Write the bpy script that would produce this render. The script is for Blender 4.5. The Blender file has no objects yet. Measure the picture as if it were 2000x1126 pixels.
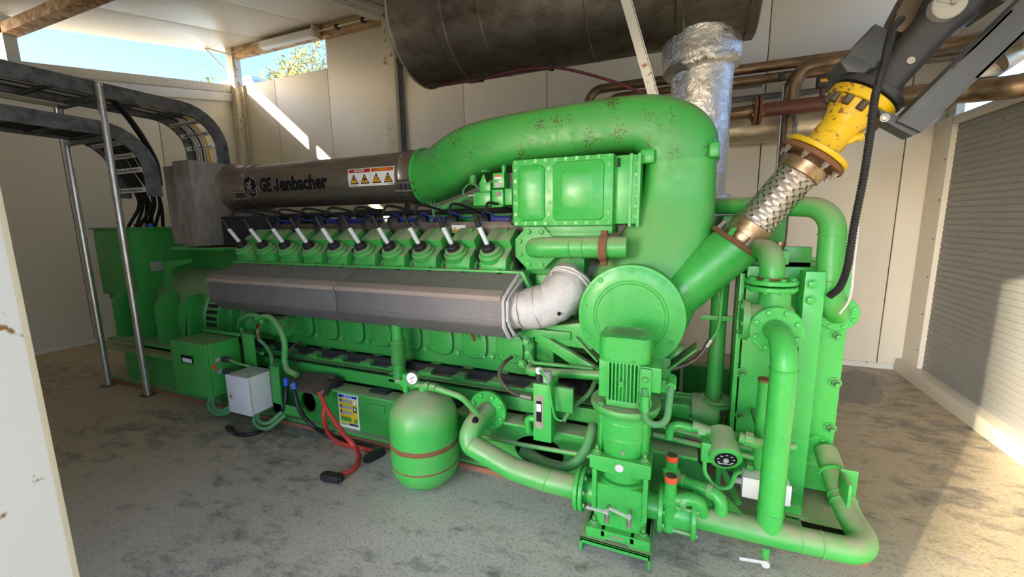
import bpy, bmesh, math, random
from mathutils import Vector as V, Matrix, noise
R = random.Random(7)
C = bpy.context.scene.collection
PI = math.pi

# ------------------------------------------------------------------ camera, sky, sun, exposure
sc = bpy.context.scene
FPX, PITCH, YAW, ROLL = 815.0, .160, .400, -.0138
EYE = V((0, 0, 1.6))
_f = V((-math.sin(YAW)*math.cos(PITCH), math.cos(YAW)*math.cos(PITCH), -math.sin(PITCH)))
_r = V((math.cos(YAW), math.sin(YAW), 0)); _u = _r.cross(_f)
_r, _u = _r*math.cos(ROLL) + _u*math.sin(ROLL), _u*math.cos(ROLL) - _r*math.sin(ROLL)
cam = bpy.data.objects.new('camera', bpy.data.cameras.new('camera')); C.objects.link(cam)
cam.data.sensor_width = 36; cam.data.lens = FPX/2000*36; cam.data.clip_start = .02
cam.matrix_world = Matrix(((_r.x, _u.x, -_f.x, EYE.x), (_r.y, _u.y, -_f.y, EYE.y), (_r.z, _u.z, -_f.z, EYE.z), (0, 0, 0, 1)))
sc.camera = cam

def at(x, y, X=None, Y=None, Z=None):
    "survey: the point of the room on plane X=, Y= or Z= (metres) that the photograph shows at pixel x, y"
    d = _f*FPX + _r*(x-1000) - _u*(y-563)
    i, v = (0, X) if X is not None else (1, Y) if Y is not None else (2, Z)
    return EYE + d*((v-EYE[i])/d[i])

sc.view_settings.view_transform = 'Standard'; sc.view_settings.look = 'None'
sc.view_settings.gamma = 1; sc.view_settings.use_curve_mapping = False
sc.view_settings.exposure = .88
SUN_DIR = V((.51*.97, .86*.97, -.245)).normalized()
w = bpy.data.worlds.new('sky'); sc.world = w; w.use_nodes = True
nt = w.node_tree; nt.nodes.clear()
wo = nt.nodes.new('ShaderNodeOutputWorld'); wb = nt.nodes.new('ShaderNodeBackground')
sk = nt.nodes.new('ShaderNodeTexSky'); sk.sky_type = 'NISHITA'; sk.sun_disc = False
sk.sun_elevation = math.asin(-SUN_DIR.z); sk.sun_rotation = math.atan2(-SUN_DIR.x, -SUN_DIR.y); sk.dust_density = 1.0; sk.air_density = .5; sk.ozone_density = 2.0
nt.links.new(sk.outputs[0], wb.inputs[0]); wb.inputs[1].default_value = .5
nt.links.new(wb.outputs[0], wo.inputs[0])
sun = bpy.data.objects.new('sun', bpy.data.lights.new('sun', 'SUN')); C.objects.link(sun)
sun.data.energy = 12.0; sun.data.angle = .012; sun.data.color = (1, .86, .62)
sun.rotation_euler = SUN_DIR.to_track_quat('-Z', 'Y').to_euler()

# ------------------------------------------------------------------ mesh helpers (all in room coordinates, metres)
def frame(axis):
    a = V(axis).normalized()
    t = V((0, 0, 1)) if abs(a.z) < .9 else V((1, 0, 0))
    u = t.cross(a).normalized(); return u, a.cross(u), a
def fillet(pts, r, n=6):
    pts = [V(p) for p in pts]; out = [pts[0]]
    for i in range(1, len(pts)-1):
        p, q, s = pts[i-1], pts[i], pts[i+1]
        a = (p-q); b = (s-q); la, lb = a.length, b.length; a /= la; b /= lb
        c = max(-1, min(1, a.dot(b))); ang = math.acos(c)
        if ang > PI-.02: out.append(q); continue
        rr = r[i-1] if isinstance(r, (list, tuple)) else r
        d = min(rr/math.tan(ang/2), la*.49 if i > 1 else la*.98, lb*.49 if i < len(pts)-2 else lb*.98)
        rr = d*math.tan(ang/2)
        cen = q + (a+b).normalized()*(rr/math.sin(ang/2))
        s0 = q+a*d-cen; s1 = q+b*d-cen; tot = s0.angle(s1)
        for k in range(n+1):
            t = k/n
            out.append(cen + (s0*math.sin((1-t)*tot) + s1*math.sin(t*tot))/math.sin(tot))
    out.append(pts[-1]); return out
def spline(pts, n=6):
    pts = [V(p) for p in pts]; P = [pts[0]*2-pts[1]] + pts + [pts[-1]*2-pts[-2]]; out = []
    for i in range(1, len(P)-2):
        a, b, c, d = P[i-1:i+3]
        for k in range(n):
            t = k/n
            out.append(.5*(2*b + (c-a)*t + (2*a-5*b+4*c-d)*t*t + (3*b-a-3*c+d)*t**3))
    out.append(pts[-1]); return out
class MB:
    def __init__(s): s.bm = bmesh.new()
    def faces(s, vs, fs):
        v = [s.bm.verts.new(p) for p in vs]
        for f in fs:
            try: s.bm.faces.new([v[i] for i in f])
            except ValueError: pass
        return v
    def box(s, a, b, bev=0, M=None):
        (x0, y0, z0), (x1, y1, z1) = a, b
        vs = [V((x, y, z)) for x in (x0, x1) for y in (y0, y1) for z in (z0, z1)]
        if M is not None: vs = [M @ p for p in vs]
        v = s.faces(vs, [(0, 1, 3, 2), (4, 6, 7, 5), (0, 4, 5, 1), (2, 3, 7, 6), (0, 2, 6, 4), (1, 5, 7, 3)])
        if bev:
            es = list({e for p in v for e in p.link_edges})
            bmesh.ops.bevel(s.bm, geom=es, offset=bev, segments=2, affect='EDGES', profile=.6)
        return s
    def obox(s, c, size, ax=(1, 0, 0), up=(0, 0, 1), bev=0):
        x = V(ax).normalized(); z = V(up); z = (z-x*z.dot(x)).normalized(); y = z.cross(x)
        M = Matrix(((x.x, y.x, z.x, c[0]), (x.y, y.y, z.y, c[1]), (x.z, y.z, z.z, c[2]), (0, 0, 0, 1)))
        h = [k/2 for k in size]
        return s.box([-k for k in h], h, bev, M)
    def lathe(s, o, axis, prof, n=32, a0=0, a1=2*PI):
        u, v_, a = frame(axis); o = V(o); full = abs(a1-a0-2*PI) < 1e-6; m = n if full else n+1
        rings = []
        for d, r in prof:
            if r < 1e-6: rings.append([s.bm.verts.new(o+a*d)]*m); continue
            rings.append([s.bm.verts.new(o+a*d+(u*math.cos(a0+(a1-a0)*k/n)+v_*math.sin(a0+(a1-a0)*k/n))*r) for k in range(m)])
        for p, q in zip(rings, rings[1:]):
            for k in range(n):
                l = (k+1) % m
                vs = []
                for t in (p[k], p[l], q[l], q[k]):
                    if t not in vs: vs.append(t)
                if len(vs) > 2:
                    try: s.bm.faces.new(vs)
                    except ValueError: pass
        return s
    def cyl(s, p, q, r, r2=None, n=20, bev=0):
        p, q = V(p), V(q); L = (q-p).length; r2 = r if r2 is None else r2
        if bev: pr = [(0, 0), (0, r-bev), (bev, r), (L-bev, r2), (L, r2-bev), (L, 0)]
        else: pr = [(0, 0), (0, r), (L, r2), (L, 0)]
        return s.lathe(p, q-p, pr, n)
    def tube(s, pts, r, n=12, cap=True, close=False):
        pts = [V(p) for p in pts]; N = len(pts); rings = []
        t0 = (pts[1]-pts[0]).normalized(); u, v_, _ = frame(t0)
        prev = t0
        for i, p in enumerate(pts):
            if close: t = (pts[(i+1) % N]-pts[i-1]).normalized()
            else: t = ((pts[min(i+1, N-1)]-p).normalized()*(i < N-1) + (p-pts[max(i-1, 0)]).normalized()*(i > 0)).normalized()
            if i:
                q = prev.rotation_difference(t); u = q @ u; v_ = q @ v_
            prev = t
            rr = r(i/(N-1)) if callable(r) else r
            rings.append([s.bm.verts.new(p+(u*math.cos(2*PI*k/n)+v_*math.sin(2*PI*k/n))*rr) for k in range(n)])
        s.skin(rings, cap and not close, close); return s
    def skin(s, rings, cap=True, close=False):
        n = len(rings[0])
        for p, q in list(zip(rings, rings[1:])) + ([(rings[-1], rings[0])] if close else []):
            for k in range(n):
                try: s.bm.faces.new((p[k], p[(k+1) % n], q[(k+1) % n], q[k]))
                except ValueError: pass
        if cap:
            for r_ in (rings[0], rings[-1]):
                try: s.bm.faces.new(r_)
                except ValueError: pass
    def loft(s, rings, cap=True):
        s.skin([[s.bm.verts.new(p) for p in r_] for r_ in rings], cap); return s
    def prism(s, poly, vec, bev=0):
        n = len(poly); vec = V(vec)
        v = s.faces([V(p) for p in poly] + [V(p)+vec for p in poly],
                [tuple(range(n)), tuple(range(2*n-1, n-1, -1))] + [(i, (i+1) % n, n+(i+1) % n, n+i) for i in range(n)])
        if bev:
            es = list({e for p in v for e in p.link_edges})
            bmesh.ops.bevel(s.bm, geom=es, offset=bev, segments=2, affect='EDGES', profile=.6)
        return s
    def plate(s, poly, hole, vec):
        "a flat outline with one hole (both lists of points, same count), extruded by vec"
        n = len(poly); vec = V(vec); o = [V(p) for p in poly]; h = [V(p) for p in hole]
        vs = o + h + [p+vec for p in o] + [p+vec for p in h]; f = []
        for i in range(n):
            j = (i+1) % n
            f += [(i, j, n+j, n+i), (2*n+j, 2*n+i, 3*n+i, 3*n+j), (j, i, 2*n+i, 2*n+j), (n+i, n+j, 3*n+j, 3*n+i)]
        s.faces(vs, f); return s
    def ball(s, c, r, sc3=(1, 1, 1), n=16, m=10):
        rings = []
        for i in range(1, m):
            t = PI*i/m
            rings.append([V((c[0]+r*sc3[0]*math.sin(t)*math.cos(2*PI*k/n), c[1]+r*sc3[1]*math.sin(t)*math.sin(2*PI*k/n), c[2]+r*sc3[2]*math.cos(t))) for k in range(n)])
        s.loft(rings); return s
    def torus(s, c, axis, r, rr, n=24, m=8):
        u, v_, a = frame(axis); c = V(c)
        s.tube([c+(u*math.cos(2*PI*k/n)+v_*math.sin(2*PI*k/n))*r for k in range(n)], rr, m, close=True); return s
    def noise(s, amp, freq, seed=0):
        for v_ in s.bm.verts:
            v_.co += noise.noise_vector(v_.co*freq+V((seed, 0, 0)))*amp
        return s
    def build(s, name, mat, parent=None, ang=38):
        bmesh.ops.recalc_face_normals(s.bm, faces=s.bm.faces)
        me = bpy.data.meshes.new(name)
        o_ = ORG[parent.name] if parent else V((0, 0, 0))
        if parent is None:
            lo = [min(v_.co[i] for v_ in s.bm.verts) for i in range(3)]; hi = [max(v_.co[i] for v_ in s.bm.verts) for i in range(3)]
            o_ = V(((lo[0]+hi[0])/2, (lo[1]+hi[1])/2, lo[2]))
        for v_ in s.bm.verts: v_.co -= o_
        s.bm.to_mesh(me); s.bm.free()
        me.polygons.foreach_set('use_smooth', [True]*len(me.polygons))
        me.set_sharp_from_angle(angle=math.radians(ang))
        me.materials.append(mat)
        o = bpy.data.objects.new(name, me); C.objects.link(o)
        if parent: o.parent = parent; ORG[o.name] = o_
        else: o.location = o_; ORG[o.name] = o_
        return o
ORG = {}
def tag(o, label=None, cat=None, group=None, kind=None):
    for k, v_ in (('label', label), ('category', cat), ('group', group), ('kind', kind)):
        if v_: o[k] = v_
    return o
def thing(name, label, cat, loc=(0, 0, 0), group=None):
    o = bpy.data.objects.new(name, None); C.objects.link(o); o.location = loc; o.empty_display_size = .05
    ORG[o.name] = V(loc); return tag(o, label, cat, group)
def struct(name, loc=(0, 0, 0)):
    o = bpy.data.objects.new(name, None); C.objects.link(o); o.location = loc; ORG[o.name] = V(loc); o['kind'] = 'structure'; return o
def dup(o, shift, parent=None):
    c = o.copy(); C.objects.link(c)
    if parent: c.parent = parent
    else: c.location = o.location + V(shift)
    ORG[c.name] = ORG[o.name] + V(shift)
    for ch in o.children: dup(ch, shift, c)
    return c
_BOLT = {}
def bolt_mesh(kind, mat):
    if (kind, mat.name) in _BOLT: return _BOLT[kind, mat.name]
    b = MB()
    if kind == 'hex':
        b.lathe((0, 0, 0), (0, 0, 1), [(0, 1.3), (.18, 1.3), (.18, 1.0)], 12)
        b.lathe((0, 0, 0), (0, 0, 1), [(.18, 1.0), (.75, 1.0), (.85, .8), (.85, 0)], 6)
    elif kind == 'stud':
        b.lathe((0, 0, 0), (0, 0, 1), [(0, 1.5), (.25, 1.5), (.25, 1.0)], 12)
        b.lathe((0, 0, 0), (0, 0, 1), [(.25, 1.0), (1.1, 1.0), (1.2, .8)], 6)
        b.lathe((0, 0, 0), (0, 0, 1), [(1.2, .55), (2.3, .55), (2.4, 0)], 8)
    else:
        b.lathe((0, 0, 0), (0, 0, 1), [(0, 1.25), (.12, 1.25), (.12, 1.0), (.6, .95), (.6, .55), (.3, .5), (.3, 0)], 12)
    o = b.build('bolt', mat); me = o.data; bpy.data.objects.remove(o); _BOLT[kind, mat.name] = me
    return me
def bolt(parent, p, axis, r, mat, kind='hex'):
    o = bpy.data.objects.new('bolt', bolt_mesh(kind, mat)); C.objects.link(o); o.parent = parent
    o.rotation_mode = 'QUATERNION'
    o.rotation_quaternion = V((0, 0, 1)).rotation_difference(V(axis).normalized())
    o.location = V(p)-ORG[parent.name]; o.scale = (r, r, r); return o
def bolts(parent, c, axis, rad, n, r, mat, kind='hex', ph=0.0):
    u, v_, a = frame(axis); c = V(c)
    for k in range(n):
        t = 2*PI*(k+ph)/n
        bolt(parent, c+(u*math.cos(t)+v_*math.sin(t))*rad, axis, r, mat, kind)
def flange(parent, c, axis, rad, th, n, br, mat, bmat=None, name='flange', kind='hex', ph=.5, br_at=None, hole=0):
    "disc centred at c, bolts on the face that looks along axis"
    a = V(axis).normalized(); c = V(c)
    f = MB().lathe(c-a*th/2, a, [(0, hole), (0, rad-.004), (.004, rad), (th-.004, rad), (th, rad-.004), (th, hole)], 36).build(name, mat, parent)
    if n: bolts(f, c+a*th/2, a, br_at or rad*.8, n, br, bmat or mat, kind, ph)
    return f
def text_mesh(s, size, bold=0.0, sx=1.0, align='CENTER'):
    cu = bpy.data.curves.new('lettering', 'FONT'); cu.body = s; cu.size = size; cu.offset = bold; cu.align_x = align; cu.align_y = 'CENTER'
    cu.resolution_u = 3
    o = bpy.data.objects.new('lettering', cu); C.objects.link(o)
    bpy.context.view_layer.update()
    me = bpy.data.meshes.new_from_object(o.evaluated_get(bpy.context.evaluated_depsgraph_get()))
    bpy.data.objects.remove(o); bpy.data.curves.remove(cu)
    for v_ in me.vertices: v_.co.x *= sx
    return me
def flat_text(s, c, right, up, size, mat, parent, bold=0.0, sx=1.0, name='lettering', lift=.0012):
    me = text_mesh(s, size, bold, sx); x = V(right).normalized(); y = V(up).normalized(); n = x.cross(y); c = V(c)-ORG[parent.name]
    for v_ in me.vertices: v_.co = c + x*v_.co.x + y*v_.co.y + n*lift
    me.materials.clear(); me.materials.append(mat); me.name = name
    o = bpy.data.objects.new(name, me); C.objects.link(o); o.parent = parent; ORG[o.name] = ORG[parent.name]
    return o
# ------------------------------------------------------------------ materials
def new_mat(name):
    m = bpy.data.materials.new(name); m.use_nodes = True
    return m, m.node_tree, m.node_tree.nodes['Principled BSDF']
def N(t, kind, **kw):
    n = t.nodes.new(kind)
    for k, v_ in kw.items():
        if k in n.inputs: n.inputs[k].default_value = v_
        else: setattr(n, k, v_)
    return n
def noise_tex(t, scale, detail=4, rough=.55, vec=None, dist=0):
    n = N(t, 'ShaderNodeTexNoise'); n.inputs['Scale'].default_value = scale; n.inputs['Detail'].default_value = detail
    n.inputs['Roughness'].default_value = rough; n.inputs['Distortion'].default_value = dist
    if vec is None:
        g = N(t, 'ShaderNodeNewGeometry'); vec = g.outputs['Position']
    t.links.new(vec, n.inputs['Vector']); return n.outputs['Fac']
def ramp(t, fac, stops):
    r = N(t, 'ShaderNodeValToRGB'); cr_ = r.color_ramp
    while len(cr_.elements) < len(stops): cr_.elements.new(.5)
    for e_, (p, c) in zip(cr_.elements, stops):
        e_.position = p; e_.color = (c, c, c, 1) if isinstance(c, (int, float)) else (*c, 1)
    t.links.new(fac, r.inputs[0]); return r.outputs[0]
def mix(t, fac, a, b):
    m = N(t, 'ShaderNodeMix'); m.data_type = 'RGBA'
    if isinstance(fac, (int, float)): m.inputs[0].default_value = fac
    else: t.links.new(fac, m.inputs[0])
    for v_, i in ((a, 6), (b, 7)):
        if isinstance(v_, tuple): m.inputs[i].default_value = (*v_, 1)
        else: t.links.new(v_, m.inputs[i])
    return m.outputs[2]
def math_(t, op, a, b):
    m = N(t, 'ShaderNodeMath'); m.operation = op
    for i, v_ in enumerate((a, b)):
        if isinstance(v_, (int, float)): m.inputs[i].default_value = v_
        else: t.links.new(v_, m.inputs[i])
    return m.outputs[0]
def bump(t, b, h, strength=.3, dist=.01):
    n = N(t, 'ShaderNodeBump'); n.inputs['Strength'].default_value = strength; n.inputs['Distance'].default_value = dist
    t.links.new(h, n.inputs['Height']); t.links.new(n.outputs[0], b.inputs['Normal'])
def stretch(t, sx_, sy_, sz_):
    g = N(t, 'ShaderNodeNewGeometry'); m = N(t, 'ShaderNodeMapping'); m.inputs['Scale'].default_value = (sx_, sy_, sz_)
    t.links.new(g.outputs['Position'], m.inputs['Vector']); return m.outputs[0]
def upness(t, lo, hi):
    g = N(t, 'ShaderNodeNewGeometry'); s_ = N(t, 'ShaderNodeSeparateXYZ'); t.links.new(g.outputs['Normal'], s_.inputs[0])
    return ramp(t, s_.outputs['Z'], [(lo, 0.), (hi, 1.)])
def painted(name, col, rough=.38, dust=.6, dcol=(.30, .25, .17), rust=.0, rcol=(.13, .05, .02), var=.15, metal=0, rscale=9, spec=.5, lo=.25):
    m, t, b = new_mat(name); b.inputs['Metallic'].default_value = metal; b.inputs['Specular IOR Level'].default_value = spec
    v_ = noise_tex(t, 3.0, 3)
    c = mix(t, v_, tuple(k*(1-var) for k in col), tuple(min(1, k*(1+var)) for k in col))
    if dust:
        d = math_(t, 'MULTIPLY', upness(t, lo, .95), ramp(t, noise_tex(t, 14, 5), [(.25, .45), (.65, 1.)]))
        sp = ramp(t, noise_tex(t, 5, 5), [(.45, 0.), (.75, .22)])
        d = math_(t, 'MAXIMUM', math_(t, 'MULTIPLY', d, dust), math_(t, 'MULTIPLY', sp, dust))
        c = mix(t, d, c, dcol)
    if rust:
        r_ = ramp(t, math_(t, 'ADD', math_(t, 'MULTIPLY', noise_tex(t, rscale*4, 4), .55), math_(t, 'MULTIPLY', noise_tex(t, rscale*.35, 3), .45)), [(.62-.12*rust, 0.), (.66-.12*rust, 1.)])
        c = mix(t, r_, c, rcol)
        b.inputs['Roughness'].default_value = rough
    t.links.new(c, b.inputs['Base Color'])
    rr = ramp(t, noise_tex(t, 20, 3), [(.3, max(.05, rough-.08)), (.7, min(1, rough+.14))])
    t.links.new(rr, b.inputs['Roughness'])
    return m
def steel(name, col=(.32, .29, .26), rough=.32, stain=(.10, .06, .035), amt=.5, vec=(1, 1, 1), metal=.9, bmp=0):
    m, t, b = new_mat(name); b.inputs['Metallic'].default_value = metal
    n = noise_tex(t, 5, 6, .6, stretch(t, *vec))
    f = ramp(t, n, [(.42, 0.), (.72, amt)])
    t.links.new(mix(t, f, col, stain), b.inputs['Base Color'])
    t.links.new(ramp(t, n, [(.3, rough), (.75, min(1, rough+.25))]), b.inputs['Roughness'])
    if bmp: bump(t, b, noise_tex(t, 30, 4), bmp, .01)
    return m
GREEN = (.040, .345, .055)
M = {}
M['green'] = painted('green_paint', GREEN)
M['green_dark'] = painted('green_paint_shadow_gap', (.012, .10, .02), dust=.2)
M['green_dusty'] = painted('green_paint_dusty', (.048, .41, .066), dust=.95, dcol=(.40, .36, .24), rust=.0, lo=.05)
M['green_rust'] = painted('green_paint_rust_spotted', (.044, .37, .060), dust=.75, rust=.40, rscale=20, dcol=(.22, .27, .15), rcol=(.075, .068, .022))
M['green_clean'] = painted('green_paint_clean', (.048, .45, .070), rough=.28, dust=.14)
M['green_hose'] = painted('green_rubber_hose', (.07, .30, .09), rough=.6, dust=.6)
M['cream'] = painted('cream_panel', (.74, .69, .58), rough=.42, dust=0, var=.04)
M['ceiling'] = painted('ceiling_panel', (.74, .71, .63), rough=.45, dust=0, var=.03)
M['cream_rust'] = painted('cream_paint_rusting', (.66, .60, .46), rough=.55, dust=.3, rust=.35, rcol=(.36, .21, .08), rscale=5)
M['white_rust'] = painted('white_paint_rusting', (.72, .71, .66), rough=.5, dust=.2, rust=.25, rcol=(.34, .18, .08), rscale=5)
M['door_white'] = painted('white_door_skin', (.78, .79, .80), rough=.4, dust=0, rust=.15, rcol=(.3, .15, .05), var=.04)
M['beam_rust'] = painted('beam_rust', (.58, .40, .20), rough=.7, dust=0, rust=.9, rcol=(.30, .14, .05), rscale=3, var=.5)
M['louver'] = painted('grey_ridged_panel', (.24, .24, .23), rough=.35, dust=.05, var=.06)
M['dark'] = painted('dark_grime_and_gap_shade', (.018, .017, .016), rough=.8, dust=.3, dcol=(.07, .055, .04))  # grime and joints, and the painted shade in the frame gaps
M['dirt'] = painted('brown_dirt', (.20, .155, .115), rough=.9, dust=.3, var=.4)
M['black'] = painted('black_rubber', (.014, .014, .015), rough=.5, dust=.15, dcol=(.12, .1, .08))
M['black_cable'] = painted('black_cable', (.012, .012, .014), rough=.4, dust=.1, dcol=(.1, .09, .08))
M['red_cable'] = painted('red_cable', (.62, .045, .03), rough=.4, dust=.2)
M['blue'] = painted('blue_sleeve', (.02, .13, .62), rough=.4, dust=.1)
M['blue_dark'] = painted('blue_wire', (.02, .035, .25), rough=.4, dust=.1)
M['white_tube'] = painted('white_ceramic', (.82, .84, .85), rough=.3, dust=.05, var=.03)
M['white_box'] = painted('white_enamel', (.68, .69, .68), rough=.4, dust=.55, dcol=(.20, .19, .15), var=.03)
M['white'] = painted('white_print', (.85, .85, .83), rough=.5, dust=0, var=.02)
M['grey_shield'] = painted('grey_hammered_shield', (.20, .185, .18), rough=.45, dust=.6, dcol=(.30, .245, .21), metal=.3)
t = M['grey_shield'].node_tree; bump(t, t.nodes['Principled BSDF'], noise_tex(t, 130, 2), .8, .006)
M['shield_strip'] = painted('dusty_shield_strip', (.33, .26, .21), rough=.7, dust=.6, dcol=(.32, .25, .2))
M['lagging'] = painted('silver_cloth_lagging', (.60, .575, .55), rough=.6, dust=.75, dcol=(.40, .32, .26), metal=.05)
t = M['lagging'].node_tree; bump(t, t.nodes['Principled BSDF'], noise_tex(t, 22, 5), .55, .02)
M['steel'] = steel('stained_steel', vec=(.5, 1, 1))
M['steel_duct'] = steel('brushed_duct_steel', (.40, .345, .30), .27, (.18, .13, .095), .6, (.4, 3, 3))
M['steel_box'] = steel('stained_box_sheet', (.40, .37, .34), .42, (.15, .095, .06), .55, (2.5, 2.5, .9), metal=.65)
M['silencer'] = steel('sooty_silencer_sheet', (.19, .165, .14), .38, (.06, .045, .032), .9, (.9, 1.6, 1.6), metal=.8)
M['chrome'] = steel('bright_steel', (.66, .64, .61), .2, (.25, .2, .14), .3, metal=.85)
M['zinc'] = steel('bright_zinc', (.80, .80, .79), .3, (.5, .45, .4), .3, metal=.45)
M['rust_pipe'] = steel('heat_stained_pipe', (.34, .25, .16), .3, (.09, .045, .02), .9, (.8, 3, 3))
M['red_pipe'] = painted('red_oxide_pipe', (.13, .038, .022), rough=.45, dust=.2, dcol=(.25, .15, .1), var=.3)
M['foil'] = steel('crinkled_foil', (.80, .79, .78), .22, (.45, .42, .4), .6)
t = M['foil'].node_tree; bump(t, t.nodes['Principled BSDF'], noise_tex(t, 13, 4, .6, dist=1.2), .5, .03)
M['clad'] = steel('aluminium_cladding', (.62, .56, .44), .35, (.35, .26, .15), .7, (1, 4, 4))
M['galv'] = steel('galvanised_tray', (.20, .215, .23), .45, (.07, .075, .08), .9, (2, 2, 2), metal=.6)
M['rust'] = painted('bare_rust', (.20, .085, .035), rough=.85, dust=.3, var=.45, dcol=(.3, .18, .1))
M['rusty_collar'] = steel('heat_tinted_collar', (.55, .40, .25), .28, (.2, .1, .05), .8, (3, 3, 3))
M['braid'] = steel('braided_wire', (.66, .62, .56), .3, (.25, .15, .08), .5)
M['yellow'] = painted('yellow_paint', (.80, .52, .012), rough=.35, dust=.25, rust=.55, rcol=(.3, .12, .03), rscale=8)
M['valve_grey'] = painted('dark_grey_casting', (.036, .038, .042), rough=.5, dust=.3, dcol=(.15, .12, .09))
M['beam_grey'] = painted('slate_grey_beam', (.062, .070, .075), rough=.45, dust=.25, dcol=(.18, .17, .15))
M['bolt'] = steel('zinc_bolt', (.5, .47, .42), .35, (.25, .15, .08), .6)
M['plate_brown'] = steel('brown_sheet', (.16, .125, .095), .45, (.08, .055, .04), .8, (2, 2, 2), metal=.5)
M['orange_cap'] = painted('orange_cap', (.85, .09, .025), rough=.4, dust=.45, dcol=(.3, .24, .2))
M['purple'] = painted('wine_hose', (.11, .012, .035), rough=.4, dust=.1)
M['terracotta'] = painted('terracotta_strip', (.30, .12, .06), rough=.85, dust=.4)
M['tag_yellow'] = painted('sign_yellow', (.85, .62, .02), rough=.45, dust=0, var=.03)
M['tag_amber'] = painted('sign_amber', (.85, .42, .02), rough=.45, dust=0, var=.03)
M['tag_red'] = painted('sign_red', (.45, .02, .03), rough=.45, dust=0, var=.03)
M['tag_orange'] = painted('sign_orange', (.62, .12, .02), rough=.45, dust=0, var=.03)
M['tag_blue'] = painted('sign_blue', (.01, .03, .28), rough=.45, dust=0, var=.03)
M['tag_grey'] = painted('sign_grey', (.40, .40, .37), rough=.45, dust=0, var=.03)
M['ink'] = painted('black_ink', (.008, .008, .012), rough=.7, dust=0, var=.03, spec=.2)
M['skyblue'] = painted('pale_blue_render', (.45, .62, .8), rough=.8, dust=0)
M['leaf'] = painted('olive_leaf', (.30, .30, .09), rough=.6, dust=0, var=.4)
M['bark'] = painted('bark', (.16, .11, .07), rough=.9, dust=0, var=.3)
M['tan_ground'] = painted('dry_earth', (.46, .36, .24), rough=.95, dust=0, var=.2)
M['sun_block_body'] = painted('sun_block_pale', (.60, .56, .48), rough=.8, dust=0, var=.06)
# glass
m, t, b = new_mat('gauge_glass'); b.inputs['Transmission Weight'].default_value = 1; b.inputs['Roughness'].default_value = .03; b.inputs['IOR'].default_value = 1.1; M['glass'] = m
# concrete floor: grey towards the doorway, browner towards the back and the ends, with dark scuffs
m, t, b = new_mat('worn_concrete'); M['concrete'] = m
big = noise_tex(t, .9, 5, .6); mid = noise_tex(t, 5.0, 9, .72, stretch(t, 1, 1.8, 1), .25); fine = noise_tex(t, 60, 6, .7)
c = mix(t, ramp(t, big, [(.35, 0.), (.65, 1.)]), (.67, .62, .555), (.52, .475, .415))
sp = N(t, 'ShaderNodeSeparateXYZ'); g = N(t, 'ShaderNodeNewGeometry'); t.links.new(g.outputs['Position'], sp.inputs[0])
far = math_(t, 'ADD', ramp(t, math_(t, 'MULTIPLY', sp.outputs['X'], -.125), [(.08, 0.), (.50, 1.)]), ramp(t, math_(t, 'MULTIPLY', math_(t, 'ADD', sp.outputs['X'], sp.outputs['Y']), .12), [(.26, 0.), (.46, .9)]))
c = mix(t, far, c, (.47, .375, .25))
c = mix(t, ramp(t, math_(t, 'ADD', math_(t, 'MULTIPLY', mid, .65), math_(t, 'MULTIPLY', noise_tex(t, .8, 3, .5), .35)), [(.50, 0.), (.61, .85)]), c, (.15, .14, .125))
c = mix(t, ramp(t, fine, [(.36, .5), (.50, 0.)]), c, (.12, .115, .105))
c = mix(t, ramp(t, noise_tex(t, 8, 3), [(.62, 0.), (.70, .5)]), c, (.42, .41, .40))
t.links.new(c, b.inputs['Base Color'])
t.links.new(ramp(t, mid, [(.3, .62), (.7, .45)]), b.inputs['Roughness'])
bump(t, b, fine, .35, .006)
# puddle stain
m, t, b = new_mat('damp_stain'); M['damp'] = m
t.links.new(mix(t, noise_tex(t, 6, 4), (.085, .06, .04), (.13, .095, .065)), b.inputs['Base Color']); b.inputs['Roughness'].default_value = .25
# ------------------------------------------------------------------ the room
tag(MB().box((-7.9, -.7, -.12), (2.6, 5.6, 0)).build('floor', M['concrete']), kind='structure')
tag(MB().box((-45, -45, -.3), (45, 45, -.125)).build('ground', M['tan_ground']), kind='structure')
d = MB()
for poly, nm in (([(1640, 727), (1668, 722), (1700, 728), (1722, 748), (1727, 772), (1716, 785), (1690, 789), (1662, 786), (1640, 782)], 'a'),
                 ([(1658, 728), (1690, 726), (1722, 735), (1750, 752), (1735, 755), (1705, 744), (1675, 738)], 'b')):
    d.prism([at(x, y, Z=0)+V((0, 0, .0005)) for x, y in poly], (0, 0, .0008 if nm == 'a' else .0016))
tag(d.build('trim_1', M['damp']), kind='structure')

def roof_z(y): return 4.65 + .20*(y-5.45)
BY = 5.45
JX = [-7.8, -6.66, -5.46, -4.22, -3.0, -1.78, -.55, .68, 1.92, 2.32]
wb_ = struct('wall_back', (-3, BY, 0))
for i, (a, b) in enumerate(zip(JX, JX[1:])):
    top = 4.05 if i < 2 else roof_z(BY)+.02
    MB().box((a+.003, BY, .03), (b-.003, BY+.07, top), .012).build('panel', M['cream'], wb_)
for x in JX[1:-1]: MB().box((x-.02, BY+.012, .03), (x+.02, BY+.06, 4.0 if x < -5.4 else 4.6)).build('joint', M['dark'], wb_)
bb = tag(MB().box((-7.6, BY-.02, 0), (2.2, BY, .055)).build('baseboard_back', M['white_rust']), kind='structure')
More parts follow.
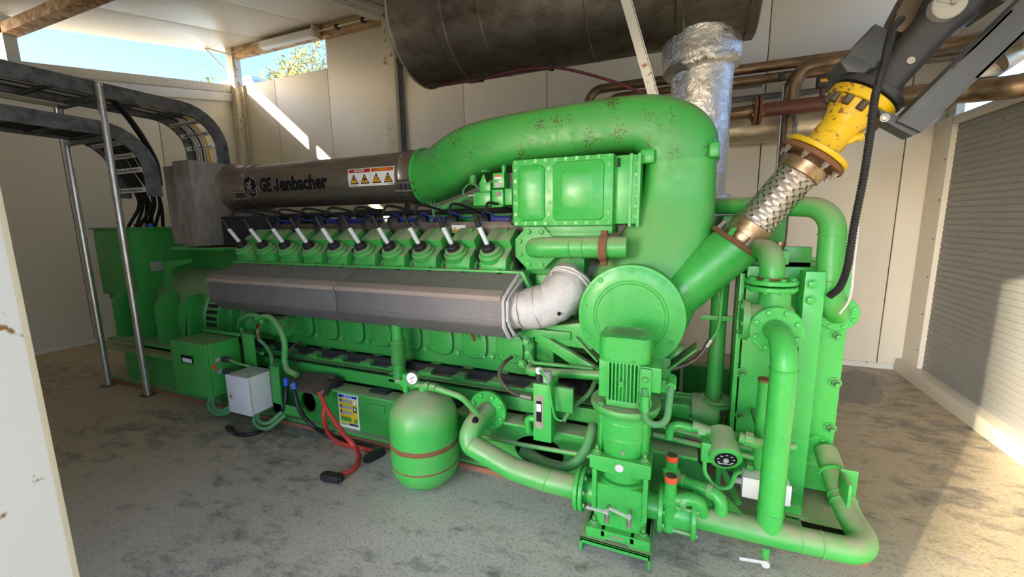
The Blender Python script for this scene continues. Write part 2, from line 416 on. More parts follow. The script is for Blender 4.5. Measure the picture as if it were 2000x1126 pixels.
# left wall: panels with a sloping top, two rusting rails above
def lz(y): return 3.55 + .17*(y-2.53)
wl = struct('wall_left', (-7.6, 2.5, 0)); WX = -7.6
JY = [-.55, .6, 1.78, 2.95, 4.12, 5.5]
for a, b in zip(JY, JY[1:]):
    MB().prism([(WX, a+.003, .03), (WX, b-.003, .03), (WX, b-.003, lz(b)-.14), (WX, a+.003, lz(a)-.14)], (-.07, 0, 0), .012).build('panel', M['cream'], wl)
for y in JY[1:-1]: MB().box((WX-.06, y-.02, .03), (WX-.012, y+.02, lz(y)-.2)).build('joint', M['dark'], wl)
tag(MB().box((WX, -.5, 0), (WX+.02, BY, .05)).build('baseboard_left', M['white_rust']), kind='structure')
tag(MB().prism([(WX-.1, -.5, lz(-.5)-.12), (WX-.1, BY, lz(BY)-.12), (WX-.1, BY, lz(BY)+.01), (WX-.1, -.5, lz(-.5)+.01)], (.16, 0, 0), .01).build('trim_2', M['cream_rust']), kind='structure')
tag(MB().prism([(WX, -.5, lz(-.5)-.27), (WX, BY, lz(BY)-.27), (WX, BY, lz(BY)-.13), (WX, -.5, lz(-.5)-.13)], (.05, 0, 0), .006).build('trim_3', M['white_rust']), kind='structure')
# corner column, mid column, left post
cc = struct('trim_4', (-7.55, 5.38, 0))
MB().box((-7.6, 5.30, 0), (-7.45, 5.45, roof_z(5.35)), .006).build('column', M['cream_rust'], cc)
MB().tube([(-7.40, 5.40, .5), (-7.40, 5.40, 4.0), (-7.46, 5.36, 4.10), (-7.43, 5.33, 4.55), (-7.2, 5.33, 4.58), (-6.6, 5.33, 4.62)], .011, 8).build('conduit', M['cream_rust'], cc)
MB().tube([(-7.45, 5.3, 4.5), (-7.75, 5.05, 4.58)], .012, 6).tube([(-7.5, 5.3, 4.15), (-7.75, 5.05, 4.58)], .012, 6).build('bracket', M['cream_rust'], cc)
cm = struct('trim_5', (-4.1, 5.38, 0))
MB().box((-4.24, 5.32, 0), (-4.05, 5.45, roof_z(5.35)), .005).build('column', M['cream_rust'], cm)
MB().box((-4.045, 5.39, 0), (-4.0, 5.45, roof_z(5.35)), .005).build('column_rail', M['galv'], cm)
lp = struct('trim_6', (-7.55, 2.65, 3.5))
MB().box((-7.64, 2.58, lz(2.6)-.05), (-7.52, 2.70, roof_z(2.65)-.02), .008).build('post', M['white_rust'], lp)
# roof: boards with joints running front to back, beams below
ce = struct('ceiling', (-3, 2.5, 4.4))
CX = [-7.95, -6.66, -5.46, -4.26, -3.06, -1.86, -.66, .54, 1.74, 2.9]
for a, b in zip(CX, CX[1:]):
    MB().prism([(a+.002, -.75, roof_z(-.75)), (b-.002, -.75, roof_z(-.75)), (b-.002, 5.75, roof_z(5.75)), (a+.002, 5.75, roof_z(5.75))], (0, 0, .08), .012).build('panel', M['ceiling'], ce)
tag(MB().box((-7.6, 2.58, roof_z(2.65)-.24), (2.3, 2.72, roof_z(2.65)-.12), .008).build('trim_7', M['beam_rust']), kind='structure')
tag(MB().box((-7.45, 5.34, roof_z(5.4)-.17), (2.3, 5.45, roof_z(5.4)-.01), .006).build('trim_8', M['beam_rust']), kind='structure')
for x in CX[1:-1]: MB().prism([(x-.02, -.7, roof_z(-.7)+.02), (x+.02, -.7, roof_z(-.7)+.02), (x+.02, 5.7, roof_z(5.7)+.02), (x-.02, 5.7, roof_z(5.7)+.02)], (0, 0, .05)).build('joint', M['dark'], ce)
b = MB()
for lo, hi, w_ in ((.15, .137, .16), (.137, .02, .02), (.02, .007, .16)):
    b.prism([(-4.22-w_/2, 2.7, roof_z(2.7)-lo), (-4.22-w_/2, 5.4, roof_z(5.4)-lo), (-4.22-w_/2, 5.4, roof_z(5.4)-hi), (-4.22-w_/2, 2.7, roof_z(2.7)-hi)], (w_, 0, 0))
tag(b.build('trim_9', M['white_rust']), kind='structure')
# right wall: cream frame, ridged grey panel, open strip above it
wr = struct('wall_right', (2.15, 3, 0))
ridged = MB(); zz = .12; prof = []
while zz < 2.42:
    prof += [(2.16, zz), (2.16, zz+.036), (2.166, zz+.041), (2.166, zz+.046)]; zz += .052
n0 = len(prof)
vs = [(x, -.5, z) for x, z in prof] + [(x, 5.14, z) for x, z in prof]
ridged.faces(vs, [(i, i+1, n0+i+1, n0+i) for i in range(n0-1)])
ridged.box((2.17, -.5, .1), (2.23, 5.14, 2.44)).build('ridged_panel', M['louver'], wr)
MB().box((2.12, 5.13, 0), (2.2, BY, 2.48), .006).build('stile', M['cream'], wr)
for k in range(6): bolt(bpy.data.objects['stile'], (2.12, 5.17, .3+k*.36), (-1, 0, 0), .006, M['dark'], 'cap')
MB().box((2.05, -.5, 0), (2.22, 5.40, .125), .006).build('sill', M['cream'], wr)
MB().box((2.12, -.5, 2.40), (2.24, 5.15, 2.47), .006).build('head_rail', M['cream'], wr)
MB().box((2.2, -.5, 2.80), (2.26, 5.45, 3.45), .006).build('upper_panel', M['cream'], wr)
MB().box((2.2, 3.2, 2.47), (2.26, 3.3, 2.80)).box((2.2, 5.30, 2.47), (2.26, 5.45, 2.8)).build('upright', M['cream_rust'], wr)
tag(MB().box((2.30, 3.4, 2.42), (2.9, 5.5, 2.455), .004).build('trim_10', M['white_rust']), kind='structure')
# front wall with the doorway the photograph was taken from
FY = -.55
wf = struct('wall_front', (-3, FY, 0))
MB().box((-7.67, FY-.07, 0), (-2.5, FY, 3.52), .004).build('wall_panel', M['cream'], wf)
MB().box((-.80, FY-.07, 0), (-.69, FY, 2.6), .004).build('post', M['cream'], wf)
MB().box((-2.5, FY-.07, 2.52), (2.3, FY, 3.52), .004).build('lintel', M['cream'], wf)
dl = struct('door_1', (-.7, FY, 0))
MB().prism([(-.70, FY+.02, .04), (-.835, .255, .04), (-.895, .245, .04), (-.76, FY+.02, .04)], (0, 0, 2.4), .006).build('door_leaf', M['door_white'], dl)
MB().prism([(-.834, .246, .04), (-.8365, .259, .04), (-.897, .249, .04), (-.895, .236, .04)], (0, 0, 2.4), .002).build('edge_strip', M['cream_rust'], dl)
b = MB()
for k in range(4): b.cyl((-.70, FY+.02, .3+.6*k), (-.70, FY+.02, .42+.6*k), .014, n=10)
b.build('hinge', M['cream_rust'], dl)

# unseen block added outside to keep the low sun off the machine
hz = struct('sun_block', (-12, -16, -.13))
MB().prism([(-8.68, -14, -.13), (-15.2, -14, -.13), (-19.9, -22, -.13), (-13.3, -22, -.13)], (0, 0, 8.3), .03).build('sun_block_body', M['sun_block_body'], hz)
MB().prism([(-8.62, -13.9, 8.17), (-15.3, -13.9, 8.17), (-20.0, -22, 8.17), (-13.3, -22, 8.17)], (0, 0, .25), .02).build('sun_block_top', M['terracotta'], hz)

# things fixed to the shell
t_ = thing('tube_light', 'long pale fluorescent light fitting mounted above the opening in back wall', 'light', (-6, 5.32, 4.5))
MB().box((-6.66, 5.22, 4.455), (-5.46, 5.335, 4.56), .012).build('diffuser', M['white'], t_)
MB().box((-6.68, 5.22, 4.45), (-6.65, 5.34, 4.57), .004).build('end_cap', M['cream_rust'], t_)
MB().box((-5.47, 5.20, 4.43), (-5.43, 5.34, 4.6), .004).build('end_cap', M['cream_rust'], t_)
t_ = thing('conduit_run', 'thin white conduit with clips under the ceiling beside the light fitting', 'pipe', (-5, 5.3, 4.6))
MB().tube([(-5.43, 5.30, 4.53), (-4.3, 5.30, 4.53)], .014, 8).build('tube', M['cream'], t_)
for x in (-5.05, -4.55): MB().box((x-.02, 5.27, 4.5), (x+.02, 5.345, 4.56), .004).build('clip', M['black'], t_)

# outside: trees and a low building beyond the open strip
def tree(x, y, h, seed, label):
    r_ = random.Random(seed); t_ = thing('tree', label, 'tree', (x, y, -.13), 'trees beyond the open strip')
    tr = MB(); lf = MB()
    tr.tube(spline([(x, y, -.13), (x+.1, y, h*.25), (x-.1, y+.1, h*.5), (x+.05, y, h*.75)], 4), lambda u: .16*(1-.75*u), 8)
    for k in range(26):
        a = r_.uniform(0, 2*PI); z0 = h*r_.uniform(.35, .7); L = r_.uniform(.7, 1.7)*h/9
        p0 = V((x, y, z0)); p1 = p0+V((math.cos(a)*L*.6, math.sin(a)*L*.6, L*.7)); p2 = p1+V((math.cos(a+.6)*L*.5, math.sin(a+.6)*L*.5, L*.35))
        tr.tube(spline([p0, p1, p2], 3), lambda u: .045*(1-.8*u), 5)
        for q in (p1, p2, (p1+p2)/2):
            for j in range(60):
                c = q+V((r_.gauss(0, .28), r_.gauss(0, .28), r_.gauss(0, .24)))
                d1 = V((r_.gauss(0, 1), r_.gauss(0, 1), r_.gauss(0, 1))).normalized(); d2 = d1.orthogonal().normalized()
                L2 = r_.uniform(.05, .11); lf.faces([c-d1*L2, c+d2*L2*.4, c+d1*L2, c-d2*L2*.4], [(0, 1, 2, 3)])
    tr.build('trunk', M['bark'], t_); tag(lf.build('foliage', M['leaf'], t_), kind='stuff')
p = at(556, 150, Y=13.5); tree(p.x, 13.5, 9.6, 1, 'yellowish olive tree left in the opening above the back wall')
p = at(615, 150, Y=17.5); tree(p.x, 17.5, 12.0, 2, 'yellowish tree cut off by the panel edge right in the opening')
p = at(405, 150, Y=14.0); tree(p.x, 14.0, 9.2, 3, 'small sunlit tree tip just left of the corner column')
p = at(476, 166, Y=9.0)
b = MB().box((p.x-1.5, 9, -.13), (p.x+.4, 10.4, p.z+.1), .02); t_ = thing('shed', 'pale blue flat topped outbuilding beyond the back wall corner', 'building', (p.x, 9.7, -.13))
b.build('walls', M['skyblue'], t_); MB().box((p.x-1.6, 8.9, p.z+.1), (p.x+.5, 10.5, p.z+.18), .01).build('roof', M['skyblue'], t_)
# ------------------------------------------------------------------ base frame
YS = 2.24
G = M['green']; GD = M['green_dusty']; GC = M['green_clean']
t_ = thing('base_frame', 'long green steel base frame carrying the whole engine on the concrete floor', 'frame', (-2.4, 2.9, .035))
fr = t_
def hole_ring(c, a, b, n=24, ex=1.0): return [(c[0]+a*math.copysign(abs(math.cos(2*PI*k/n))**ex, math.cos(2*PI*k/n)), c[1]+b*math.copysign(abs(math.sin(2*PI*k/n))**ex, math.sin(2*PI*k/n))) for k in range(n)]
def rect_ring(x0, x1, z0, z1, c, n=24):
    out = []
    for k in range(n):
        t = 2*PI*k/n; dx, dz = math.cos(t), math.sin(t)
        s_ = min([((x1 if dx > 0 else x0)-c[0])/dx if abs(dx) > 1e-9 else 1e9, ((z1 if dz > 0 else z0)-c[1])/dz if abs(dz) > 1e-9 else 1e9])
        out.append((c[0]+dx*s_, c[1]+dz*s_))
    return out
def web(mb, x0, x1, z0, z1, c, a, b):
    o = rect_ring(x0, x1, z0, z1, c); # corners snapped
    for cx, cz in ((x0, z0), (x0, z1), (x1, z0), (x1, z1)):
        i = min(range(len(o)), key=lambda k: (o[k][0]-cx)**2+(o[k][1]-cz)**2); o[i] = (cx, cz)
    h = hole_ring(c, a, b)
    mb.plate([(x, YS+.02, z) for x, z in o], [(x, YS+.02, z) for x, z in h], (0, .02, 0))
wbm = MB().box((-5.30, YS+.02, .05), (-4.15, YS+.04, .36))
h1 = at(355, 722, Y=YS); h2 = at(597, 778, Y=YS); h3 = at(1050, 858, Y=YS)
web(wbm, -4.15, -3.7, .05, .36, (h1.x, .2), .075, .085); wbm.box((-3.7, YS+.02, .05), (-3.1, YS+.04, .36))
web(wbm, -3.1, -2.4, .05, .36, (h2.x, .2), .08, .085); wbm.box((-2.4, YS+.02, .05), (-1.15, YS+.04, .36))
web(wbm, -1.15, -.45, .05, .36, (h3.x, .19), .16, .10); wbm.box((-.45, YS+.02, .05), (.05, YS+.04, .36))
wbm.build('web', G, fr)
MB().box((-5.50, YS-.03, .035), (.84, YS+.12, .052), .003).build('bottom_flange', GD, fr)
MB().box((-5.62, YS-.04, .36), (.10, YS+.10, .376), .003).build('top_flange', GD, fr)
MB().box((-5.30, 3.75, .05), (.84, 3.78, .36)).box((-5.5, 3.7, .035), (.84, 3.83, .052)).box((-5.5, 3.7, .36), (.84, 3.83, .376)).build('rear_beam', G, fr)
for x in (-5.32, -3.4, -1.6, .0): MB().box((x-.012, YS+.04, .05), (x+.012, 3.76, .36)).build('cross_beam', G, fr)
MB().box((.60, YS, .035), (.86, 3.83, .052), .003).box((.78, YS+.3, .05), (.80, 3.76, .30)).build('end_plate', GD, fr)
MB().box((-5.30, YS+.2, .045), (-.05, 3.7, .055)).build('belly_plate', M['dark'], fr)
MB().prism([(.05, YS+.05, .36), (.05, YS+.05, .055), (.34, YS+.05, .055)], (0, .015, 0)).build('gusset', G, fr)
# second beam on black mounts
MB().box((-4.0, YS+.09, .395), (-.15, YS+.12, .50), .003).box((-4.0, YS+.09, .488), (-.15, YS+.24, .50), .003).box((-4.0, YS+.09, .395), (-.15, YS+.2, .405), .003).build('upper_rail', G, fr)
for k in range(7): MB().box((-3.9+k*.6, YS+.02, .376), (-3.75+k*.6, YS+.22, .396), .003).build('rubber_mount', M['black'], fr)
b = MB().box((-4.0, YS+.13, .376), (-.2, 3.6, .395)).box((-4.0, YS+.24, .48), (-.2, YS+.27, .56)); b.build('gap_shade_fill', M['dark'], fr)  # near-black filler stands in for the shade in the gaps round the rail
pl = at(830, 798, Y=YS); p0 = at(715, 785, Y=YS+.02); p1 = at(752, 808, Y=YS+.02)
MB().box((p0.x, YS+.012, p1.z), (p1.x, YS+.022, p0.z), .003).build('data_plate', G, fr)
tag(MB().box((-5.5, YS-.045, 0), (.84, YS+.06, .033), .003).build('packing_strip', M['terracotta']), 'reddish brown packing strip lying under the front edge of the base frame', 'strip')
tag(MB().box((-5.5, 3.70, 0), (.84, 3.83, .033), .003).build('packing_strip', M['terracotta']), 'rear packing strip under the far side of the base frame', 'strip')

# ------------------------------------------------------------------ alternator
YC = 3.05; ZC = .62
al = thing('alternator', 'green generator with louvred drum and square terminal box at far left end', 'generator', (-5, YC, .4))
MB().lathe((-6.02, YC, ZC), (1, 0, 0), [(0, 0), (0, .30), (.05, .42), (.16, .49), (.42, .50), (.43, .47), (.60, .47), (.62, .505), (1.57, .505), (1.58, .515), (1.61, .515), (1.62, .500), (1.80, .500), (1.805, .508), (1.83, .508), (1.835, .43), (1.92, .42), (1.93, .47), (1.96, .47), (1.97, .40), (2.02, .40), (2.04, .44), (2.10, .44), (2.12, .40), (2.30, .40), (2.30, 0)], 56).build('drum', GD, al)
# vents: slats round the drive end, louvres at the far end
for k in range(20):
    a = PI*(.52+.62*k/19)
    y, z = YC+math.sin(-a+PI/2+PI/2)*0, 0
    ang = math.radians(100+k*7.2)
    c = V((-4.31, YC+.4985*math.cos(ang), ZC+.4985*math.sin(ang))); tang = V((0, -math.sin(ang), math.cos(ang))); nrm = V((0, math.cos(ang), math.sin(ang)))
    MB().obox(c, (.15, .036, .012), (1, 0, 0), nrm).build('vent_slot', M['dark'], al)
b = MB()
for k in range(9):
    a0 = math.radians(150+0); z = ZC-.28+.036*k
    yy = YC-math.sqrt(max(.01, .492**2-(z-ZC)**2))
    MB().box((-5.86, yy-.012, z), (-5.64, yy+.05, z+.014)).build('louvre', G, al)
# support plates across the front of the drum
for x, w_ in ((-5.62, .02), (-5.28, .02), (-4.86, .02), (-4.46, .02)):
    MB().prism([(x, 2.36, .42), (x, 2.36, .83), (x, 2.47, .93), (x, 2.58, .93), (x, 2.60, .42)], (w_, 0, 0), .003).build('rib_plate', G, al)
MB().box((-5.75, 2.33, .40), (-4.1, 2.75, .425), .004).build('foot_plate', GD, al)
MB().prism([(-4.9, 2.5, .98), (-4.9, 2.5, 1.22), (-4.88, 2.5, 1.25), (-4.45, 2.5, 1.28), (-4.45, 2.5, 1.24), (-4.78, 2.5, 1.18), (-4.84, 2.5, .96)], (0, .03, 0), .004).build('lifting_bracket', G, al)
# terminal box
tb = MB().box((-6.02, 2.47, .86), (-5.30, 3.6, 1.57), .006).build('terminal_box', G, al)
MB().box((-6.05, 2.45, 1.57), (-5.28, 3.62, 1.59), .003).build('lid', G, tb)
for z in (.90, 1.0, 1.1, 1.2):
    for x in (-5.98, -5.36): bolt(tb, (x, 2.47, z), (0, -1, 0), .010, GC)
lb = MB().box((-5.298, 2.60, 1.12), (-5.296, 2.84, 1.22)).build('rating_plate', M['tag_grey'], tb)
MB().box((-5.298, 3.2, 1.42), (-5.296, 3.35, 1.54)).build('sticker', M['tag_amber'], tb)
MB().box((-6.02, 2.52, .80), (-5.34, 3.5, .86)).build('neck', G, al)
# saddle from the terminal box to the engine that carries the air box
MB().prism([(-5.30, 3.0, 1.10), (-5.30, 3.0, 1.40), (-4.9, 3.0, 1.40), (-4.78, 3.0, 1.37), (-4.2, 3.0, 1.37), (-4.05, 3.0, 1.28), (-3.7, 3.0, 1.26), (-3.7, 3.0, 1.0), (-5.1, 3.0, 1.0)], (0, .03, 0), .004).build('saddle_plate', G, al)
MB().box((-4.9, 2.6, 1.36), (-4.1, 3.5, 1.385), .004).build('shelf', GD, al)

# ------------------------------------------------------------------ engine
en = thing('engine', 'long green gas engine block with ten cylinder heads in a row', 'engine', (-2.4, YC, .5))
bl = MB().box((-3.72, 2.56, .55), (-.93, 3.55, .93), .012).prism([(-3.72, 2.56, .93), (-3.72, 2.70, 1.24), (-3.72, 3.4, 1.24), (-3.72, 3.55, .93)], (2.79, 0, 0)).build('crankcase', G, en)
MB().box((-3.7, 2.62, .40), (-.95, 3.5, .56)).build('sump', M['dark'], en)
MB().box((-3.9, 2.7, .42), (-3.72, 3.4, 1.2), .02).build('flywheel_housing', G, en)
X0, DX = -3.04, .2772
for k in range(8):
    x = X0+DX*k; n = 28
    sq = [(x+.098*math.copysign(abs(math.cos(2*PI*j/n))**.6, math.cos(2*PI*j/n)), 2.552, .735+.10*math.copysign(abs(math.sin(2*PI*j/n))**.6, math.sin(2*PI*j/n))) for j in range(n)]
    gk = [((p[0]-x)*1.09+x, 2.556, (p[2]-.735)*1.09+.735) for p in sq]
    MB().prism(gk, (0, .006, 0)).build('cover_shadow_rim', M['green_dark'], en)  # darker green rim paints a shadow line round each cover
    cv = MB().prism([(p[0], 2.543, p[2]) for p in sq], (0, .014, 0), .003).build('crank_cover', G, en)
    for dx, dz in ((-.062, .066), (.062, .066), (-.062, -.066), (.062, -.066)): bolt(cv, (x+dx, 2.543, .735+dz), (0, -1, 0), .009, GC)
    bolt(en, (x+.138, 2.555, .655), (0, -1, 0), .021, GD)
for k in range(4): MB().cyl((-2.6+.5*k, 2.565, .87), (-2.6+.5*k, 2.545, .87), .014, n=10).build('plug', GC, en)
# foot rail with dirt filled pockets
MB().box((-3.45, 2.42, .485), (-.93, 2.44, .512), .003).box((-3.45, 2.43, .485), (-.93, 2.57, .497)).build('foot_rail', G, en)
for k in range(10):
    x = -3.38+DX*k
    MB().prism([(x-.055, 2.415, .530), (x+.055, 2.415, .530), (x+.03, 2.45, .535), (x+.055, 2.565, .565), (x-.02, 2.565, .565), (x-.03, 2.45, .535)], (0, 0, -.045), .003).build('rail_rib', G, en)
    MB().box((x+.03, 2.442, .497), (x+.26, 2.56, .506)).build('dirt_pocket', M['dirt'], en)
sl = at(931, 690, Y=2.545); MB().box((sl.x-.062, 2.545, sl.z-.025), (sl.x+.062, 2.5475, sl.z+.025)).build('paper_label', M['white'], en)
fp = at(930, 672, Y=2.53); MB().tube([(fp.x-.02, 2.55, .83), (fp.x-.02, 2.50, .83), (fp.x+.02, 2.47, .79)], .012, 8).build('dipstick_spout', M['rust'], en)
# end face and front-end casting at the right of the block
MB().box((-.93, 2.60, .50), (-.80, 3.5, 1.25), .015).build('end_casting', G, en)
MB().prism([(-.88, 2.5, .88), (-.88, 2.5, .82), (-.40, 2.42, .58), (-.40, 2.42, .68)], (0, .05, 0), .004).build('brace_arm', GD, en)
MB().prism([(-.92, 2.55, .80), (-.92, 2.55, .90), (-.52, 2.5, .98), (-.52, 2.5, .80)], (0, .3, 0), .01).build('pump_casing', GD, en)
MB().box((-1.0, 2.5, .845), (-.66, 2.62, .90), .004).build('bracket', G, en)
for p in ((1028, 668), (1032, 690), (1020, 710)): q = at(*p, Y=2.5); bolt(en, q, (0, -1, 0), .022, GD)
q0 = at(1034, 690, Y=2.46)
MB().tube(fillet([q0, q0+V((.03, -.02, -.05)), at(1160, 720, Y=2.42)], .03), .012, 8).build('oil_tube', M['green'], en)
q0 = at(1032, 725, Y=2.44)
MB().tube(fillet([q0+V((0, .1, .02)), q0, at(1180, 733, Y=2.38)], .04), .030, 14).build('coolant_tube', GD, en)
# cylinder heads of the near bank, tilted outwards with their cylinders
th = math.radians(33); A = V((0, -math.sin(th), math.cos(th))); B = V((0, math.cos(th), math.sin(th))); U = V((1, 0, 0))
def head(xc):
    O = V((xc, 2.60, 1.385))
    P = lambda u, b_, a: O+U*u+B*b_+A*a
    def slab(mb, u0, u1, b0, b1, a0, a1, bev, ch=0):
        poly = [P(u0, b0+ch, a0), P(u0, b0, a0+ch*0), P(u0, b0, a1-ch), P(u0, b0+ch, a1), P(u0, b1, a1), P(u0, b1, a0)] if ch else [P(u0, b0, a0), P(u0, b0, a1), P(u0, b1, a1), P(u0, b1, a0)]
        if ch: poly = poly[1:]
        mb.prism(poly, U*(u1-u0), bev)
    m = MB(); slab(m, -.085, .10, -.13, .12, -.16, .02, .012, .05); slab(m, -.105, -.075, -.11, .02, -.14, -.01, .01)
    slab(m, .0, .118, -.09, .02, -.17, -.06, .015, .03)
    h_ = m.build('cylinder_head', GD, en)
    m = MB(); slab(m, -.10, .105, .03, .20, -.06, .085, .035); m.cyl(P(.03, .14, .08), P(.03, .14, .10), .02, n=10).build('rocker_cover', GD, h_)
    m = MB().lathe(P(-.025, -.045, 0), A, [(0, .085), (.035, .085), (.045, .072), (.062, .070), (.066, .06), (.066, 0)], 24); m.build('plug_collar', GD, h_)
    m = MB().lathe(P(-.03, -.045, .06), A, [(0, .046), (.035, .046), (.04, .042), (.04, .03), (.055, .028), (.055, 0)], 18); m.build('rubber_boot', M['black'], h_)
    m = MB().cyl(P(-.03, -.045, .11), P(-.055, -.035, .245), .0165, n=12); m.build('spark_tube', M['white_tube'], h_)
    m = MB().cyl(P(-.054, -.035, .24), P(-.07, -.02, .33), .018, .013, n=10); m.build('cable_cap', M['black'], h_)
    m = MB().cyl(P(.062, -.125, -.15), P(.062, -.14, -.05), .024, n=12).cyl(P(.06, -.135, -.11), P(.06, -.15, -.04), .02, n=10); m.build('stud_cap', M['black'], h_)
    m = MB().cyl(P(.135, -.02, -.10), P(.135, -.035, .0), .015, n=10).cyl(P(.135, -.03, .0), P(.135, -.03, .035), .02, n=10); m.build('knock_sensor', M['black'], h_)
    m = MB().tube(spline([P(-.06, -.14, -.11), P(-.02, -.16, -.14), P(.06, -.16, -.15), P(.13, -.15, -.12), P(.19, -.15, -.13)], 4), .0045, 6); m.build('earth_wire', M['tag_grey'], h_)
    bolt(h_, P(-.09, -.12, -.04), -B, .012, M['bolt'])
    return h_
hx0 = -3.66
h0 = head(hx0)
def dup_part(o, shift, parent):
    c = o.copy(); C.objects.link(c); c.parent = parent; c.location = o.location+V(shift)
    for ch in o.children:
        g_ = ch.copy(); C.objects.link(g_); g_.parent = c
    return c
for k in range(1, 10): dup_part(h0, (.273*k, 0, 0), en)
# valley between the banks: coil rail, coils and wires
MB().box((-3.72, 2.80, 1.50), (-1.02, 2.82, 1.60), .003).build('coil_rail', M['plate_brown'], en)
MB().box((-3.75, 2.56, 1.24), (-.96, 2.9, 1.27), .004).build('deck', G, en)
MB().box((-3.7, 2.85, 1.25), (-1.0, 3.6, 1.52), .02).build('valley_cover', M['dark'], en)
for k in range(10):
    x = -3.62+.273*k
    MB().lathe((x, 2.86, 1.60), (.25, -1, .25), [(0, .045), (.02, .05), (.05, .05), (.06, .03), (.06, 0)], 14).box((x-.03, 2.84, 1.58), (x+.03, 2.92, 1.66), .01).build('ignition_coil', M['black'], en)
    MB().tube(spline([(x+.0, 2.82, 1.64), (x+.06, 2.78, 1.67), (x+.16, 2.78, 1.63), (x+.26, 2.82, 1.64)], 4), .006, 6).build('blue_wire', M['blue_dark'], en)
    if k % 3 != 1: MB().box((x+.06, 2.85, 1.60), (x+.22, 2.90, 1.64), .006).build('blue_module', M['blue_dark'], en)
    MB().tube(spline([(x-.045, 2.44, 1.66), (x-.05, 2.50, 1.72), (x-.02, 2.66, 1.70), (x+.01, 2.84, 1.65)], 5), .010, 8).build('ignition_lead', M['black'], en)
MB().tube([(-3.7, 2.95, 1.68), (-1.0, 2.95, 1.68)], .022, 8).build('harness', M['black'], en)
sg = at(893, 447, Y=2.79); MB().box((sg.x-.05, 2.795, sg.z-.03), (sg.x+.07, 2.798, sg.z+.03)).build('warning_sticker', M['white'], en)
MB().prism([(sg.x-.04, 2.793, sg.z-.022), (sg.x+.006, 2.793, sg.z-.022), (sg.x-.017, 2.793, sg.z+.022)], (0, .001, 0)).build('warning_triangle', M['tag_amber'], en)
# rear gas rail and green pipework seen between heads and air duct
MB().tube([(-1.9, 3.05, 1.66), (-1.05, 3.05, 1.66)], .10, 18).tube([(-3.45, 3.2, 1.45), (-3.45, 3.2, 1.72)], .10, 18).build('gas_manifold', G, en)
b = MB()
for k in range(9): b.torus((-3.45, 3.2, 1.50+.024*k), (0, 0, 1), .10, .008, 20, 6)
b.build('bellows', G, en)
MB().box((-3.38, 3.62, 1.3), (-3.05, 3.68, 1.75), .01).build('rear_panel', M['plate_brown'], en)
# ------------------------------------------------------------------ exhaust heat shield
es_ = thing('exhaust_shield', 'dark grey faceted heat shield running the length of engine below the heads', 'heat shield', (-2.4, 2.4, .86))
prof = [(2.60, 1.262), (2.50, 1.262), (2.275, 1.165), (2.262, 1.150), (2.252, 1.150), (2.236, 1.130), (2.236, 1.00), (2.246, .985), (2.250, .962), (2.320, .885), (2.335, .872), (2.42, .86), (2.60, .86)]
def shield(x0, x1, pr): return MB().prism([(x0, y, z) for y, z in pr], (x1-x0, 0, 0), .004)
xs = at(655, 560, Y=2.24).x
for a, b in ((-3.76, xs-.004), (xs+.004, -1.01)): shield(a, b, prof).build('shield_section', M['grey_shield'], es_)
for a, b in ((-3.755, xs-.006), (xs+.006, -1.015)):
    MB().prism([(a, 2.285, 1.186), (a, 2.222, 1.156), (a, 2.220, 1.128), (a, 2.280, 1.150)], (b-a, 0, 0), .002).build('ridge_strip', M['shield_strip'], es_)
    MB().prism([(a, 2.240, 1.0), (a, 2.234, .998), (a, 2.240, .968), (a, 2.256, .965)], (b-a, 0, 0), .002).build('lower_fold', M['grey_shield'], es_)
r_ = MB(); ring = [(y, z) for y, z in prof if y < 2.58]
r_.tube([V((-1.005, y, z)) for y, z in ring], .011, 8).tube([V((-.985, y+.02, .5*(z-1.06)*1.75+1.06)) for y, z in ring], .012, 8).noise(.008, 30)
r_.build('lagging_edge', M['lagging'], es_)
MB().prism([(-1.02, 2.58, .88), (-1.02, 2.30, .95), (-1.02, 2.26, 1.13), (-1.02, 2.5, 1.25), (-1.02, 2.58, 1.25)], (.03, 0, 0), .004).build('end_cover', M['lagging'], es_)
MB().box((-3.8, 2.49, 1.262), (-1.0, 2.60, 1.278), .003).build('mounting_strip', GD, es_)
MB().prism([(-1.0, 2.48, 1.28), (-.97, 2.48, 1.28), (-.84, 2.52, .98), (-.86, 2.52, .96)], (0, .06, 0), .003).build('end_bracket', G, es_)

lg = thing('lagged_exhaust_bend', 'silver quilted lagging bag wrapped around the exhaust bend beside heat shield', 'pipe', (-.7, 2.5, .9))
path = [at(995, 601, Y=2.40), at(1030, 602, Y=2.40), at(1075, 592, Y=2.42), at(1108, 562, Y=2.47), at(1118, 545, Y=2.52)]
m = MB().tube(spline(path, 7), lambda u: .120+.014*math.sin(u*PI)-.008*(abs(math.sin(u*PI*3.0)) > .97), 26).noise(.010, 11, 3); m.build('lower_bag', M['lagging'], lg, 60)
path = [at(1085, 590, Y=2.56), at(1104, 560, Y=2.60), at(1112, 545, Y=2.70), at(1135, 540, Y=2.82), at(1185, 545, Y=2.95)]
m = MB().tube(spline(path, 7), lambda u: .150-.02*u, 26).noise(.012, 10, 5); m.build('upper_bag', M['lagging'], lg, 60)
p_, q_ = at(1112, 553, Y=2.49), at(1096, 577, Y=2.44)
m = MB(); ax = (at(1118, 545, Y=2.52)-at(1108, 562, Y=2.47)).normalized(); m.torus(at(1116, 548, Y=2.5), ax, .128, .011, 30, 6).torus(at(1113, 553, Y=2.488), ax, .130, .010, 30, 6).noise(.006, 40); m.build('seam', M['lagging'], lg)
m = MB()
